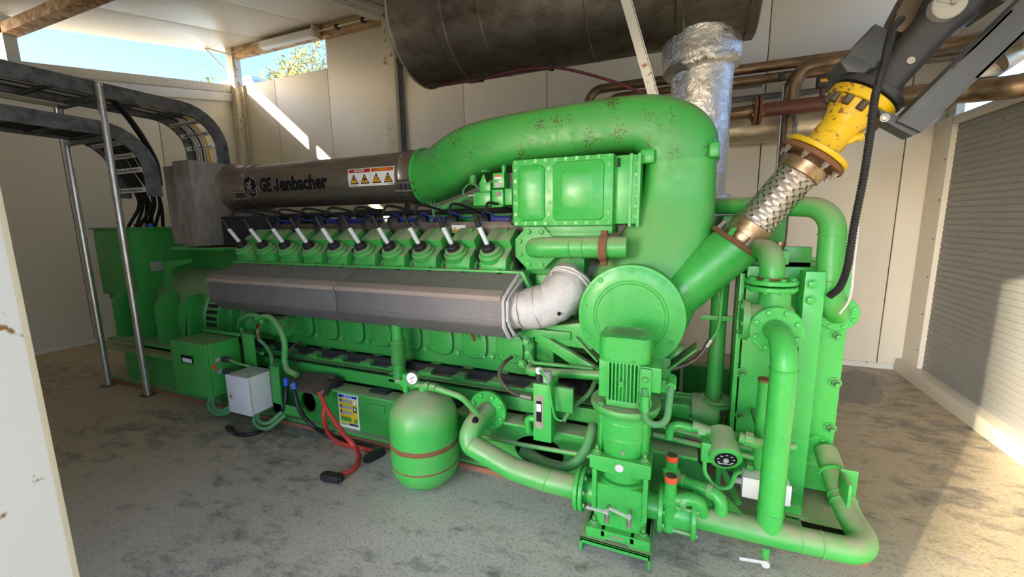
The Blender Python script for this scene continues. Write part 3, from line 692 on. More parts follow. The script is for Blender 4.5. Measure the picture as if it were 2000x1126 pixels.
for f in (.28, .52):
    c = V(spline([at(995, 601, Y=2.40), at(1030, 602, Y=2.40), at(1075, 592, Y=2.42), at(1108, 562, Y=2.47)], 12)[int(f*36)]); d_ = V(spline([at(995, 601, Y=2.40), at(1030, 602, Y=2.40), at(1075, 592, Y=2.42), at(1108, 562, Y=2.47)], 12)[int(f*36)+1])-c
    m.torus(c, d_, .132, .0035, 30, 5)
m.noise(.004, 30).build('stitching', M['shield_strip'], lg)
c = at(1092, 612, Y=2.31); MB().lathe(c, (.25, -1, -.1), [(0, .011), (.006, .011), (.006, .004), (.003, .004), (.003, 0)], 14).build('eyelet', M['ink'], lg)

# ------------------------------------------------------------------ combustion air inlet
ai = thing('air_inlet_duct', 'brushed steel air duct with box at left and a lettered round pipe above engine', 'duct', (-3.5, 2.95, 1.5))
PY, PZ, PR = 2.95, 1.965, .205
MB().box((-4.50, 2.50, 1.41), (-4.25, 3.35, 2.195), .006).build('filter_box', M['steel_box'], ai)
MB().box((-4.80, 2.58, 1.42), (-4.505, 3.30, 2.175), .006).prism([(-4.56, 2.585, 1.415), (-4.50, 2.505, 1.415), (-4.50, 2.585, 1.415)], (0, 0, .765)).build('side_box', M['steel_box'], ai)
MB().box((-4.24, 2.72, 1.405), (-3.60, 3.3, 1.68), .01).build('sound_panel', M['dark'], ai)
pp = MB().lathe((-4.25, PY, PZ), (1, 0, 0), [(0, .245), (.03, .225), (.08, PR), (2.30, PR)], 56).build('pipe', M['steel_duct'], ai)
for x in (-4.02, -2.12):
    cl = MB().lathe((x, PY, PZ), (1, 0, 0), [(0, PR), (0, PR+.008), (.015, PR+.014), (.03, PR+.008), (.11, PR+.008), (.125, PR+.014), (.14, PR+.008), (.14, PR)], 56).build('clamp_band', M['steel_duct'], ai)
    for dx in (.02, .06, .10):
        a = math.radians(205 if x < -3 else 202)
        c = V((x+dx, PY+math.cos(a)*(PR+.02), PZ+math.sin(a)*(PR+.02)))
        MB().obox(c, (.03, .02, .10), (1, 0, 0), (0, 0, 1), .004).build('latch', M['valve_grey'], cl)
    a = math.radians(203); c = V((x+.07, PY+math.cos(a)*(PR+.03), PZ+math.sin(a)*(PR+.03)))
    MB().cyl(c+V((-.09, 0, .03)), c+V((.09, 0, .03)), .008, n=8).cyl(c+V((-.09, 0, -.03)), c+V((.09, 0, -.03)), .008, n=8).build('latch_bar', M['bolt'], cl)
def on_pipe(me, x0, a0, rr, mat, name):
    "wrap a flat drawing (x along the pipe, y up) on to the pipe's skin; a0 = angle where y is 0"
    bm = bmesh.new(); bm.from_mesh(me) if isinstance(me, bpy.types.Mesh) else None
    if not isinstance(me, bpy.types.Mesh): bm.free(); bm = me.bm
    for _ in range(3):
        es = [e_ for e_ in bm.edges if abs(e_.verts[0].co.y-e_.verts[1].co.y) > .03]
        if es: bmesh.ops.subdivide_edges(bm, edges=es, cuts=1)
    bmesh.ops.triangulate(bm, faces=bm.faces)
    o_ = ORG[ai.name]
    for v_ in bm.verts:
        a = a0 - v_.co.y/PR; r2 = rr+v_.co.z
        v_.co = V((x0+v_.co.x, PY+r2*math.cos(a), PZ+r2*math.sin(a)))-o_
    m2 = bpy.data.meshes.new(name); bm.to_mesh(m2); bm.free(); m2.materials.append(mat)
    o = bpy.data.objects.new(name, m2); C.objects.link(o); o.parent = pp; ORG[o.name] = o_; return o
A0 = math.radians(184)
x1, x2 = at(511, 366, Y=2.76).x, at(642, 354, Y=2.76).x
WT = x2-x1
for word, u0, u1 in (('GE', 0, .176), ('enbacher', .309, 1.0)):
    me = text_mesh(word, .165, .0075, 1.0, 'LEFT'); lo = min(v_.co.x for v_ in me.vertices); wd = max(v_.co.x for v_ in me.vertices)-lo
    base = min(v_.co.y for v_ in me.vertices)
    for v_ in me.vertices: v_.co.x = (v_.co.x-lo)*(u1-u0)*WT/wd + u0*WT; v_.co.y += -.058-base; v_.co.z = 0
    on_pipe(me, x1, A0, PR+.0015, M['ink'], 'lettering')
jw, jx = .030, .215*WT; je = .293*WT
arc = [(je-jw/2, .060), (je-jw/2, .02), (je-jw/2, -.022)] + [((jx+je)/2+(je-jw/2-(jx+je)/2)*math.cos(a_), -.022-.024*math.sin(a_)) for a_ in (.5, 1.0, 1.57, 2.1, 2.7, 3.1)] + [(jx+jw*.25, -.008)]
def strip(pts, w_):
    m = MB(); pts = [V((x, y, 0)) for x, y in pts]; L2 = []
    for i, p in enumerate(pts):
        t_ = (pts[min(i+1, len(pts)-1)]-pts[max(i-1, 0)]).normalized(); n_ = V((-t_.y, t_.x, 0)); L2 += [p+n_*w_/2, p-n_*w_/2]
    m.faces(L2, [(2*i, 2*i+1, 2*i+3, 2*i+2) for i in range(len(pts)-1)]); return m
on_pipe(strip(arc, jw*.88), x1, A0, PR+.0015, M['ink'], 'lettering')
xc = at(489, 363, Y=2.76).x+.005; rw = .105
def disc(r0, r1, z, n=40):
    m = MB()
    m.faces([(r1*math.cos(2*PI*k/n), r1*math.sin(2*PI*k/n), z) for k in range(n)] + [(r0*math.cos(2*PI*k/n), r0*math.sin(2*PI*k/n), z) for k in range(n)], [(k, (k+1) % n, n+(k+1) % n, n+k) for k in range(n)]); return m
on_pipe(disc(.001, rw, 0), xc, A0, PR+.001, M['ink'], 'emblem_disc')
def ribbon(pts, w_, z=0.0):
    m = MB(); pts = spline([(x, y, 0) for x, y in pts], 6); L = []
    for i, p in enumerate(pts):
        t = (pts[min(i+1, len(pts)-1)]-pts[max(i-1, 0)]).normalized(); n_ = V((-t.y, t.x, 0)); L += [p+n_*w_/2+V((0, 0, z)), p-n_*w_/2+V((0, 0, z))]
    m.faces(L, [(2*i, 2*i+1, 2*i+3, 2*i+2) for i in range(len(pts)-1)]); return m
on_pipe(disc(rw*.90, rw*.955, 0), xc, A0, PR+.002, M['tag_grey'], 'emblem_ring')
s_ = rw/100
for nm, pts in (('emblem_curl', [(-8, 20), (-22, 34), (-38, 28), (-40, 6), (-26, -6), (-12, 6), (-6, 34), (-14, 8), (-12, -30), (-26, -56), (-38, -44), (-28, -22), (-4, -6)]),
                ('emblem_curl', [(-4, -6), (14, 20), (20, 44), (10, 54), (4, 38), (10, 14), (2, 2), (20, 4), (30, -4), (18, -10), (6, -26), (10, -50), (28, -60), (42, -46), (34, -30), (22, -36)]),
                ('emblem_swirl', [(-84, 10), (-72, 22), (-76, 44), (-56, 58)]), ('emblem_swirl', [(84, -10), (72, -22), (76, -44), (56, -58)]),
                ('emblem_swirl', [(10, 84), (22, 72), (46, 74), (60, 54)]), ('emblem_swirl', [(-10, -84), (-22, -72), (-46, -74), (-60, -54)])):
    on_pipe(ribbon([(x*s_, y*s_) for x, y in pts], .0075), xc, A0, PR+.002, M['tag_grey'], nm)
# the four-pictogram warning sticker
xa, xb = at(682, 345, Y=2.76).x, at(772, 338, Y=2.76).x; W_ = xb-xa; H_ = .145; st0 = xa+W_/2; AS = math.radians(179)
def rect(x0, y0, x1, y1):
    m = MB(); m.faces([(x0, y0, 0), (x1, y0, 0), (x1, y1, 0), (x0, y1, 0)], [(0, 1, 2, 3)]); return m
def poly2(ps):
    m = MB(); m.faces([(x, y, 0) for x, y in ps], [tuple(range(len(ps)))]); return m
on_pipe(rect(-W_/2, -H_/2, W_/2, H_/2), st0, AS, PR+.001, M['white'], 'warning_sticker')
on_pipe(rect(-W_/2+.008, H_/2-.036, -.006, H_/2-.006), st0, AS, PR+.002, M['tag_red'], 'red_header')
on_pipe(rect(.006, H_/2-.036, W_/2-.008, H_/2-.006), st0, AS, PR+.002, M['tag_orange'], 'orange_header')
on_pipe(rect(-.001, -H_/2+.006, .001, H_/2-.006), st0, AS, PR+.002, M['tag_grey'], 'divider')
me = text_mesh('DANGER', .026, .0006, 1.0)
for v_ in me.vertices: v_.co.y += H_/2-.021; v_.co.x -= W_/4
on_pipe(me, st0, AS, PR+.003, M['white'], 'header_text')
me = text_mesh('WARNING', .022, .0004, 1.0)
for v_ in me.vertices: v_.co.y += H_/2-.021; v_.co.x += W_/4
on_pipe(me, st0, AS, PR+.003, M['tag_amber'], 'header_text')
tw = W_*.098; tb_ = -H_/2+.020; tt = H_/2-.046
for i, fx in enumerate((-.365, -.13, .125, .37)):
    cx = fx*W_
    on_pipe(poly2([(cx-tw, tb_), (cx+tw, tb_), (cx, tt)]), st0, AS, PR+.002, M['ink'], 'pictogram_border')
    on_pipe(poly2([(cx-tw*.76, tb_+.009), (cx+tw*.76, tb_+.009), (cx, tt-.018)]), st0, AS, PR+.003, M['tag_amber'], 'pictogram')
    syms = [[[(-.1, .5), (.15, .5), (0, .33), (.14, .33), (-.08, .08), (-.02, .27), (-.16, .27)]],
            [[(-.35, .2), (-.1, .42), (.2, .4), (.35, .24), (.1, .3), (.1, .1), (-.08, .08), (-.05, .28)]],
            [[(-.3, .1), (.3, .1), (.3, .15), (-.3, .15)], [(-.14, .22), (-.09, .22), (-.05, .42), (-.1, .42)], [(0, .22), (.05, .22), (.07, .45), (.02, .45)], [(.13, .22), (.18, .22), (.16, .4), (.11, .4)]],
            [[(-.38, .1), (.38, .1), (.38, .17), (-.38, .17)], [(-.1, .22), (.1, .22), (.13, .34), (0, .5), (-.13, .34)]]][i]
    for sp_ in syms: on_pipe(poly2([(cx+x*tw*1.5, tb_+.010+y*(tt-tb_)) for x, y in sp_]), st0, AS, PR+.004, M['ink'], 'pictogram_sign')
for x0, x1 in ((-.48, -.3), (.36, .48)): on_pipe(rect(x0*W_, -H_/2+.006, x1*W_, -H_/2+.010), st0, AS, PR+.002, M['ink'], 'small_print')

# ------------------------------------------------------------------ green air duct bending down to the turbocharger
def sring(pin, pout, y0, y1, ex, n=32):
    pin, pout = V(pin), V(pout); c = (pin+pout)/2; h = (pout-pin)/2; cy = (y0+y1)/2; hy = (y1-y0)/2; out = []
    for k in range(n):
        a = 2*PI*k/n; ca, sa = math.cos(a), math.sin(a)
        ca = math.copysign(abs(ca)**ex, ca); sa = math.copysign(abs(sa)**ex, sa)
        out.append(V((c.x, 0, c.z))+h*ca+V((0, cy+hy*sa, 0)))
    return out
def interp(rows, sub=5):
    "smooth extra rows between the given duct sections"
    out = []
    for i in range(len(rows)-1):
        p0, p1, p2, p3 = rows[max(i-1, 0)], rows[i], rows[i+1], rows[min(i+2, len(rows)-1)]
        for k in range(sub):
            t = k/sub
            out.append([.5*(2*b + (c-a)*t + (2*a-5*b+4*c-d)*t*t + (3*b-a-3*c+d)*t**3) for a, b, c, d in zip(p0, p1, p2, p3)])
    out.append(list(rows[-1])); return out
cd = thing('charge_air_duct', 'large rust speckled green air duct arching over to the turbocharger', 'duct', (-.9, 2.85, 1.9))
rows = [  # inner x, inner z, outer x, outer z, y0, y1, squareness
    (-1.99, 1.755, -1.99, 2.175, 2.735, 3.155, 1.0), (-1.88, 1.760, -1.90, 2.185, 2.73, 3.16, 1.0), (-1.62, 1.84, -1.66, 2.255, 2.68, 3.14, .66),
    (-1.38, 1.93, -1.42, 2.295, 2.64, 3.12, .54), (-1.05, 1.985, -1.06, 2.315, 2.62, 3.08, .48), (-.70, 2.00, -.70, 2.325, 2.61, 3.06, .48), (-.46, 2.01, -.44, 2.335, 2.61, 3.06, .48)]
cx_, cz_ = -.42, 2.01
for k in range(1, 7):
    a = PI/2*(1-k/6)
    rows.append((-.36+.08*math.cos(a), 1.94+.07*math.sin(a), -.42+.56*math.cos(a)**.85 if k < 6 else .14, 1.96+.375*math.sin(a)**.85 if k < 6 else 1.96, 2.61, 3.06, .48))
rows.append((-.275, 1.935, .142, 1.945, 2.61, 3.06, .48)); rows.append((-.275, 1.925, .142, 1.935, 2.61, 3.06, .48))
up = MB().loft([sring((r[0], 0, r[1]), (r[2], 0, r[3]), r[4], r[5], r[6]) for r in interp(rows[:7], 5)[:-1]] + [sring((r[0], 0, r[1]), (r[2], 0, r[3]), r[4], r[5], r[6]) for r in interp(rows[6:], 3)])
up.build('duct_body', M['green_rust'], cd, 50)
MB().lathe((-2.0, PY, PZ), (1, 0, 0), [(0, .20), (0, .222), (.03, .222), (.03, .20)], 48).build('inlet_rim', GC, cd)
for p, q in (((1252, 292), (1278, 318)), ((1386, 278), (1404, 306))):
    a, b = at(*p, Y=2.6), at(*q, Y=2.6); MB().box((a.x, 2.585, b.z), (b.x, 2.66, a.z), .012).build('bolt_lug', GC, cd)

tu = thing('turbocharger_housing', 'bright green round turbocharger cover with riser and angled gas inlet branch', 'turbocharger', (-.27, 2.6, .8))
TX, TZ = -.275, 1.075
rows = []
for (lx, ly), (rx, ry), y0, y1, ex in (((1257, 312), (1403, 305), 2.61, 3.06, .48), ((1256, 335), (1402, 330), 2.61, 3.06, .48), ((1246, 390), (1400, 395), 2.60, 3.05, .50), ((1220, 440), (1396, 448), 2.56, 3.03, .58), ((1182, 498), (1388, 512), 2.50, 3.0, .70), ((1140, 565), (1368, 585), 2.44, 2.98, .85), ((1150, 650), (1335, 655), 2.40, 2.96, .95)):
    p, q = at(lx, ly, Y=2.66), at(rx, ry, Y=2.66); rows.append((p.x, p.z, q.x, q.z, y0, y1, ex))
MB().loft([sring((r[0], 0, r[1]), (r[2], 0, r[3]), r[4], r[5], r[6]) for r in interp(rows, 5)]).build('riser', M['green_dusty'], tu, 50)
MB().lathe((TX, 3.0, TZ), (0, -1, 0), [(0, .0), (0, .262), (.60, .275), (.655, .283), (.66, .286), (.695, .286), (.70, .283), (.70, .272), (.702, .268), (.704, .200), (.700, .196), (.700, .185), (.706, .180), (.71, .0)], 72).build('round_cover', GC, tu)
bolts(bpy.data.objects['round_cover'], (TX, 2.297, TZ), (0, -1, 0), .255, 9, .013, GC, 'cap', .25)
g0 = at(1436, 479, Y=2.60); g1 = at(1850, 8, Y=2.60); GA = (g1-g0).normalized(); w_gas = V((GA.z, 0, -GA.x)).normalized()
br_ = []
fa, fb = g0-w_gas*.134, g0+w_gas*.134
da, db = at(1215, 590, Y=2.60), at(1338, 628, Y=2.60)
for k in range(9):
    t = k/8; t2 = t**.85
    br_.append(sring(fa.lerp(da, t2), fb.lerp(db, t2), 2.60-.134-.05*t, 2.60+.134+.28*t, 1.0-.08*t, 40))
MB().loft(br_).build('gas_branch', GC, tu)
for sx_ in (-1, 1):
    c = V((TX+sx_*.205, 2.55, TZ-.215))
    MB().lathe(c, (sx_*.7, 0, -.72), [(0, .055), (.02, .055), (.02, .045), (.035, .06), (.055, .06), (.055, 0)], 20).build('mount_boss', GD, tu)
    MB().obox(c+V((sx_*.07, 0, -.055)), (.20, .16, .012), (.72, 0, sx_*.7), (-.7*sx_, 0, .72), .003).build('mount_plate', GD, tu)
MB().box((-.40, 2.5, .62), (-.06, 2.9, .80), .01).build('support', G, tu)

# ------------------------------------------------------------------ charge air cooler
ic = thing('charge_air_cooler', 'green bolted cooler box with two domed panels under the air duct', 'cooler', (-.7, 2.8, 1.56))
bx = MB().box((-1.035, 2.515, 1.565), (-.415, 3.15, 1.975), .006).build('casing', GD, ic)
fy = 2.515
MB().box((-1.035, 2.49, 1.57), (-.415, 2.515, 1.972), .004).build('cover_frame', GC, ic)
cfr = bpy.data.objects['cover_frame']
def pillow(x0, x1, z0, z1, dep, fl):
    cx, cz = (x0+x1)/2, (z0+z1)/2; rs = []
    for f, y in ((1, 0), (.97, .010), (fl, dep), (fl*.9, dep+.004)):
        rs.append([V((cx+(x-cx)*f, 2.49-y, cz+(z-cz)*f)) for x, z in ((x0+.02, z0), (x1-.02, z0), (x1, z0+.02), (x1, z1-.02), (x1-.02, z1), (x0+.02, z1), (x0, z1-.02), (x0, z0+.02))])
    return MB().loft(rs)
pillow(-1.0, -.825, 1.60, 1.935, .018, .86).build('small_panel', GC, ic, 20)
pillow(-.775, -.465, 1.60, 1.945, .030, .62).build('large_panel', GC, ic, 20)
for k in range(10):
    for z in (1.584, 1.960): bolt(cfr, (-1.015+k*.0645, 2.49, z), (0, -1, 0), .0095, GC, 'cap')
for k in range(5):
    for x in (-1.018, -.80, -.438): bolt(cfr, (x, 2.49, 1.64+k*.068), (0, -1, 0), .0095, GC, 'cap')
MB().box((-.415, 2.54, 1.575), (-.28, 3.1, 1.965), .004).build('end_tank', GC, ic)
b = MB()
for k in range(6): b.box((-.30+.0, 2.535, 1.60+.06*k), (-.274, 2.56, 1.63+.06*k), .003)
b.box((-.33, 2.53, 1.56), (-.315, 2.56, 1.97)).box((-.285, 2.53, 1.56), (-.27, 3.1, 1.97)).build('end_tank_lug', GC, ic)
MB().box((-.40, 2.525, 1.90), (-.385, 2.54, 1.95), .003).build('slot', M['dark'], ic)
MB().box((-.985, 2.53, 1.52), (-.42, 2.75, 1.565), .004).box((-.93, 2.52, 1.50), (-.45, 2.54, 1.525), .002).build('base_rail', GD, ic)
MB().box((-1.0, 2.6, 1.25), (-.6, 3.1, 1.53), .01).build('pedestal', G, ic)

cp = thing('coolant_pipe', 'green pipe with round bolted flange running below the bolted cooler box', 'pipe', (-.7, 2.42, 1.4))
fc = at(1046, 484, Y=2.52)
oc = [(fc.x+.135*math.cos(PI/8+PI/4*k)*1.08, 2.53, fc.z+.135*math.sin(PI/8+PI/4*k)*1.08) for k in range(8)]
f_ = MB().prism(oc, (0, -.022, 0), .003).build('flange', GD, cp); bolts(f_, (fc.x, 2.508, fc.z), (0, -1, 0), .112, 8, .017, GD, 'hex', .5)
zc = at(1120, 484, Y=2.42).z
pe = at(1225, 483, Y=2.42)
MB().tube(fillet([(fc.x+.01, 2.50, fc.z), (fc.x+.01, 2.42, zc), pe], .085, 10), .062, 22).build('pipe', GD, cp)
for px_ in (1115, 1140): q = at(px_, 484, Y=2.42); MB().torus(q, (1, 0, 0), .062, .004, 28, 6).build('weld_bead', GD, cp)
q = at(1180, 484, Y=2.42); MB().lathe(q-V((.022, 0, 0)), (1, 0, 0), [(0, .063), (0, .078), (.044, .078), (.044, .063)], 28).box((q.x-.018, 2.40, q.z+.07), (q.x+.018, 2.44, q.z+.10), .004).box((q.x-.018, 2.40, q.z-.10), (q.x+.018, 2.44, q.z-.07), .004).build('pipe_coupling', M['rust'], cp)

tv = thing('throttle_actuator', 'small cluster of green valve actuator boxes hanging below the air duct', 'valve', (-1.3, 2.6, 1.75))
def bp(x0, y0, x1, y1, Y, d, nm, mat=None, bev=.005):
    a, b = at(x0, y0, Y=Y), at(x1, y1, Y=Y); return MB().box((min(a.x, b.x), Y, min(a.z, b.z)), (max(a.x, b.x), Y+d, max(a.z, b.z)), bev).build(nm, mat or GC, tv)
bp(924, 376, 958, 401, 2.62, .15, 'actuator_body'); bp(960, 370, 983, 402, 2.60, .15, 'clamp_block'); bp(985, 368, 1000, 400, 2.62, .15, 'side_block')
bp(962, 338, 985, 367, 2.60, .10, 'label_housing'); bp(937, 357, 958, 374, 2.60, .1, 'sensor_block')
bp(968, 375, 979, 383, 2.597, .004, 'dusty_window', M['shield_strip'], .001); bp(960, 400, 980, 404, 2.59, .05, 'foot')
bp(966, 342, 979, 349, 2.597, .002, 'caution_label', M['white'], 0); bp(966, 342, 979, 345, 2.596, .001, 'caution_strip', M['tag_orange'], 0); bp(966, 357, 980, 365, 2.597, .002, 'serial_label', M['tag_grey'], 0)
a = at(944, 345, Y=2.7); MB().prism([at(934, 362, Y=2.66), at(952, 362, Y=2.66), at(944, 339, Y=2.66)], (0, .02, 0), .003).build('bracket', GC, tv)
a = at(947, 318, Y=2.75); b_ = at(947, 337, Y=2.75); MB().cyl(a, b_, .045, n=20, bev=.006).build('boss', GC, tv)
a = at(984, 313, Y=2.72); MB().cyl(a+V((0, 0, .012)), a-V((0, 0, .012)), .055, n=24, bev=.004).cyl(a-V((0, 0, .01)), a-V((0, 0, .13)), .018, n=12).build('stem', GC, tv)
a = at(924, 340, Y=2.75); MB().cyl(a+V((0, 0, .02)), a-V((0, 0, .08)), .03, n=16, bev=.004).build('small_boss', G, tv)
a = at(916, 382, Y=2.63); MB().cyl(a, a+V((.05, 0, 0)), .012, n=10).build('linkage_pin', M['bolt'], tv)
MB().tube(spline([at(908, 385, Y=2.7), at(905, 372, Y=2.7), at(918, 358, Y=2.68), at(932, 364, Y=2.64), at(940, 372, Y=2.62)], 5), .007, 6).build('cable', M['green_hose'], tv)
MB().tube(spline([at(852, 408, Y=2.75), at(885, 398, Y=2.75), at(905, 388, Y=2.72), at(920, 384, Y=2.66)], 5), .022, 12).build('hose', M['green_hose'], tv)
for k in range(3): MB().tube(spline([at(832+8*k, 392, Y=2.8), at(842+3*k, 404, Y=2.8), at(846+k, 418, Y=2.8), at(840+2*k, 432, Y=2.82)], 5), .005, 6).build('cable', M['green_hose'], tv)
bp(1000, 318, 1005, 435, 2.56, .3, 'mounting_plate', G)
# ------------------------------------------------------------------ vertical pump with its motor
PX, PYY = -.245, 1.97
vp = thing('vertical_pump', 'upright green multistage pump with finned motor standing in front of the turbocharger', 'pump', (PX, PYY, .07))
def ringbox(hx, hy, z0, z1, rad, bev, name, mat, par):
    pts = []
    for sx_, sy_, a0 in ((1, 1, 0), (-1, 1, 90), (-1, -1, 180), (1, -1, 270)):
        for k in range(6):
            a = math.radians(a0+18*k); pts.append((PX+sx_*(hx-rad)+rad*math.cos(a), PYY+sy_*(hy-rad)+rad*math.sin(a), z0))
    return MB().prism(pts, (0, 0, z1-z0), bev).build(name, mat, par)
L = lambda prof, name, mat, par, n=40: MB().lathe((PX, PYY, 0), (0, 0, 1), prof, n).build(name, mat, par)
# foot and pump head
MB().prism([(PX-.15, PYY-.12, .072), (PX-.15, PYY-.15, .072), (PX-.06, PYY-.15, .072), (PX-.05, PYY-.15, .088), (PX+.05, PYY-.15, .088), (PX+.06, PYY-.15, .072), (PX+.15, PYY-.15, .072), (PX+.15, PYY-.12, .072), (PX+.15, PYY-.12, .125), (PX-.15, PYY-.12, .125)], (0, .27, 0), .004).build('foot', GC, vp)
MB().box((PX-.15, PYY-.15, .072), (PX-.055, PYY+.13, .125), .006).box((PX+.055, PYY-.15, .072), (PX+.15, PYY+.13, .125), .006).box((PX-.08, PYY-.15, .09), (PX+.08, PYY+.13, .125), .004).build('foot_pads', GC, vp)
for sx_ in (-1, 1): bolt(vp, (PX+sx_*.115, PYY-.12, .126), (0, 0, 1), .018, GD, 'stud')
MB().box((PX-.03, PYY-.152, .098), (PX+.03, PYY-.148, .108), .002).build('cast_mark', M['shield_strip'], vp)
ringbox(.125, .115, .12, .345, .03, .006, 'pump_head', GC, vp)
L([(.345, 0), (.345, .125), (.36, .128), (.36, .105), (.44, .105), (.44, 0)], 'lower_sleeve', GC, vp)
for sx_ in (-1, 1):
    MB().box((PX+sx_*.118-.011, PYY-.125, .20), (PX+sx_*.118+.011, PYY-.105, .45), .003).build('staybolt', GC, vp)
ringbox(.135, .13, .435, .475, .03, .006, 'clamp_plate', GC, vp)
MB().prism([(PX-.14, PYY-.14, .43), (PX-.08, PYY-.14, .43), (PX-.05, PYY-.14, .42), (PX+.05, PYY-.14, .42), (PX+.08, PYY-.14, .43), (PX+.14, PYY-.14, .43), (PX+.14, PYY-.14, .50), (PX-.14, PYY-.14, .50)], (0, .05, 0), .005).build('front_clamp', GC, vp)
for sx_ in (-1, 1): bolt(vp, (PX+sx_*.11, PYY-.115, .502), (0, 0, 1), .016, GD, 'stud')
q = V((PX+.0, PYY-.141, .462)); MB().cyl(q, q+V((0, -.006, 0)), .02, n=20, bev=.002).build('rating_disc', M['zinc'], vp)
L([(.47, 0), (.47, .11), (.49, .118), (.575, .122), (.578, .126), (.584, .126), (.588, .123), (.655, .126), (.658, .130), (.664, .130), (.668, .127), (.70, .128), (.70, 0)], 'stage_sleeve', GC, vp)
for a in (215, 325): 
    a = math.radians(a); c = V((PX+.128*math.cos(a), PYY+.128*math.sin(a), .585)); MB().obox(c, (.012, .03, .22), (math.cos(a), math.sin(a), 0), (0, 0, 1), .003).build('lantern_leg', GC, vp)
bolt(vp, (PX+.012, PYY-.124, .53), (0, -1, 0), .008, M['bolt'], 'cap')
L([(.695, 0), (.695, .150), (.70, .155), (.715, .158), (.72, .163), (.738, .163), (.742, .160), (.742, 0)], 'motor_flange', GD, vp)
for k in range(4):
    a = math.radians(45+90*k); bolt(vp, (PX+.138*math.cos(a), PYY+.138*math.sin(a), .742), (0, 0, 1), .014, GD)
MB().torus((PX+.095, PYY-.10, .775), (.4, -1, 0), .028, .0085, 20, 8).cyl((PX+.095, PYY-.10, .742), (PX+.095, PYY-.10, .752), .016, n=12).build('lifting_eye', GD, vp)
mt = L([(.742, 0), (.742, .098), (.765, .098), (.77, .094), (.80, .094), (.99, .094), (.99, 0)], 'motor_body', GC, vp)
b = MB()
MB().box((PX-.075, PYY-.105, .745), (PX+.065, PYY-.07, .775), .006).build('motor_foot', GD, mt)
for k in range(9):
    x = PX-.064+.0165*k; MB().box((x-.0035, PYY-.118, .775), (x+.0035, PYY-.05, .965), .0015).build('cooling_fin', GC, mt)
for sx_ in (-1, 1):
    for k in range(7): 
        y = PYY-.055+.018*k; MB().box((PX+sx_*.085-.02, y-.004, .775), (PX+sx_*.085+.02, y+.004, .965), .0015).build('cooling_fin', GC, mt)
MB().box((PX-.115, PYY-.085, .775), (PX-.066, PYY+.06, .965), .008).build('side_cheek', GC, mt)
MB().box((PX+.072, PYY-.07, .775), (PX+.105, PYY+.06, .965), .008).build('side_cheek', GC, mt)
bolt(mt, (PX-.005, PYY-.119, .862), (0, -1, 0), .011, GD, 'cap')
fc_ = ringbox(.116, .112, .955, 1.075, .045, .012, 'fan_cover', GC, vp)
b = MB()
for k in range(1, 6):
    for j in range(6+k*6):
        a = 2*PI*j/(6+k*6); rr = .015*k; b.lathe((PX+rr*math.cos(a), PYY+rr*math.sin(a)*.95, 1.0755), (0, 0, 1), [(0, .0046), (.0004, 0)], 5)
tag(b.build('vent_holes', M['dirt'], fc_), kind='stuff')
for x in (-.068, .045): bolt(fc_, (PX+x, PYY-.113, .968), (0, -1, 0), .008, GD, 'cap')
tbx = MB().box((PX+.07, PYY-.115, .84), (PX+.165, PYY+.03, .955), .006).build('terminal_box', GC, vp)
MB().box((PX+.075, PYY-.13, .80), (PX+.125, PYY-.10, .95), .005).build('terminal_lid', GC, tbx)
bolt(tbx, (PX+.10, PYY-.131, .90), (0, -1, 0), .013, GD)
MB().tube(fillet([(PX+.10, PYY-.125, .86), (PX+.10, PYY-.14, .80), (PX+.105, PYY-.14, .70), (PX+.195, PYY-.12, .70), (PX+.205, PYY-.06, .86), (PX+.205, PYY+.0, .865)], .06, 6), .0155, 12).build('motor_cable', M['green_hose'], vp)
MB().cyl((PX+.10, PYY-.135, .83), (PX+.102, PYY-.142, .76), .02, n=12).build('cable_gland', GC, vp)
MB().cyl((PX+.205, PYY-.06, .855), (PX+.205, PYY+.02, .87), .022, n=12).build('cable_gland', GC, vp)
MB().box((PX+.13, PYY+.0, .80), (PX+.21, PYY+.05, .86), .004).build('cable_bracket', GC, vp)
# suction and delivery necks with flanges
PZP = .215
MB().lathe((PX-.10, PYY, PZP), (-1, 0, 0), [(0, .07), (.04, .062), (.085, .062), (.085, 0)], 24).build('suction_neck', GC, vp)
flange(vp, (PX-.195, PYY, PZP), (-1, 0, 0), .11, .022, 0, .013, GC, name='suction_flange')
for k in range(8):
    a = 2*PI*(k+.5)/8; bolt(bpy.data.objects['suction_flange'], (PX-.183, PYY+.088*math.cos(a), PZP+.088*math.sin(a)), (1, 0, 0), .013, GD)
MB().lathe((PX+.10, PYY, PZP), (1, 0, 0), [(0, .07), (.04, .062), (.075, .062), (.075, 0)], 24).build('delivery_neck', GC, vp)
flange(vp, (PX+.185, PYY, PZP), (1, 0, 0), .11, .022, 8, .012, GC, name='delivery_flange')
# two drain cocks with bright levers
for (x0, y0), (x1, y1) in (((1186, 1002), (1146, 992)), ((1229, 1012), (1190, 994))):
    a = at(x0, y0, Y=PYY-.165); l0 = at(x1, y1, Y=PYY-.20)
    MB().cyl(a+V((0, .05, .005)), a+V((0, -.005, 0)), .009, n=10).cyl(a+V((0, -.005, .012)), a+V((0, -.008, -.04)), .011, n=12).cyl(a+V((0, -.008, -.012)), a+V((0, -.008, -.026)), .014, n=6).build('drain_cock', M['bolt'], vp)
    MB().cyl(a+V((0, -.008, .01)), a+V((0, -.012, .022)), .010, n=12).obox((a+l0)/2+V((0, -.012, .014)), ((l0-a).length, .014, .004), l0-a, (0, -.5, 1), .0015).build('cock_lever', M['zinc'], vp)

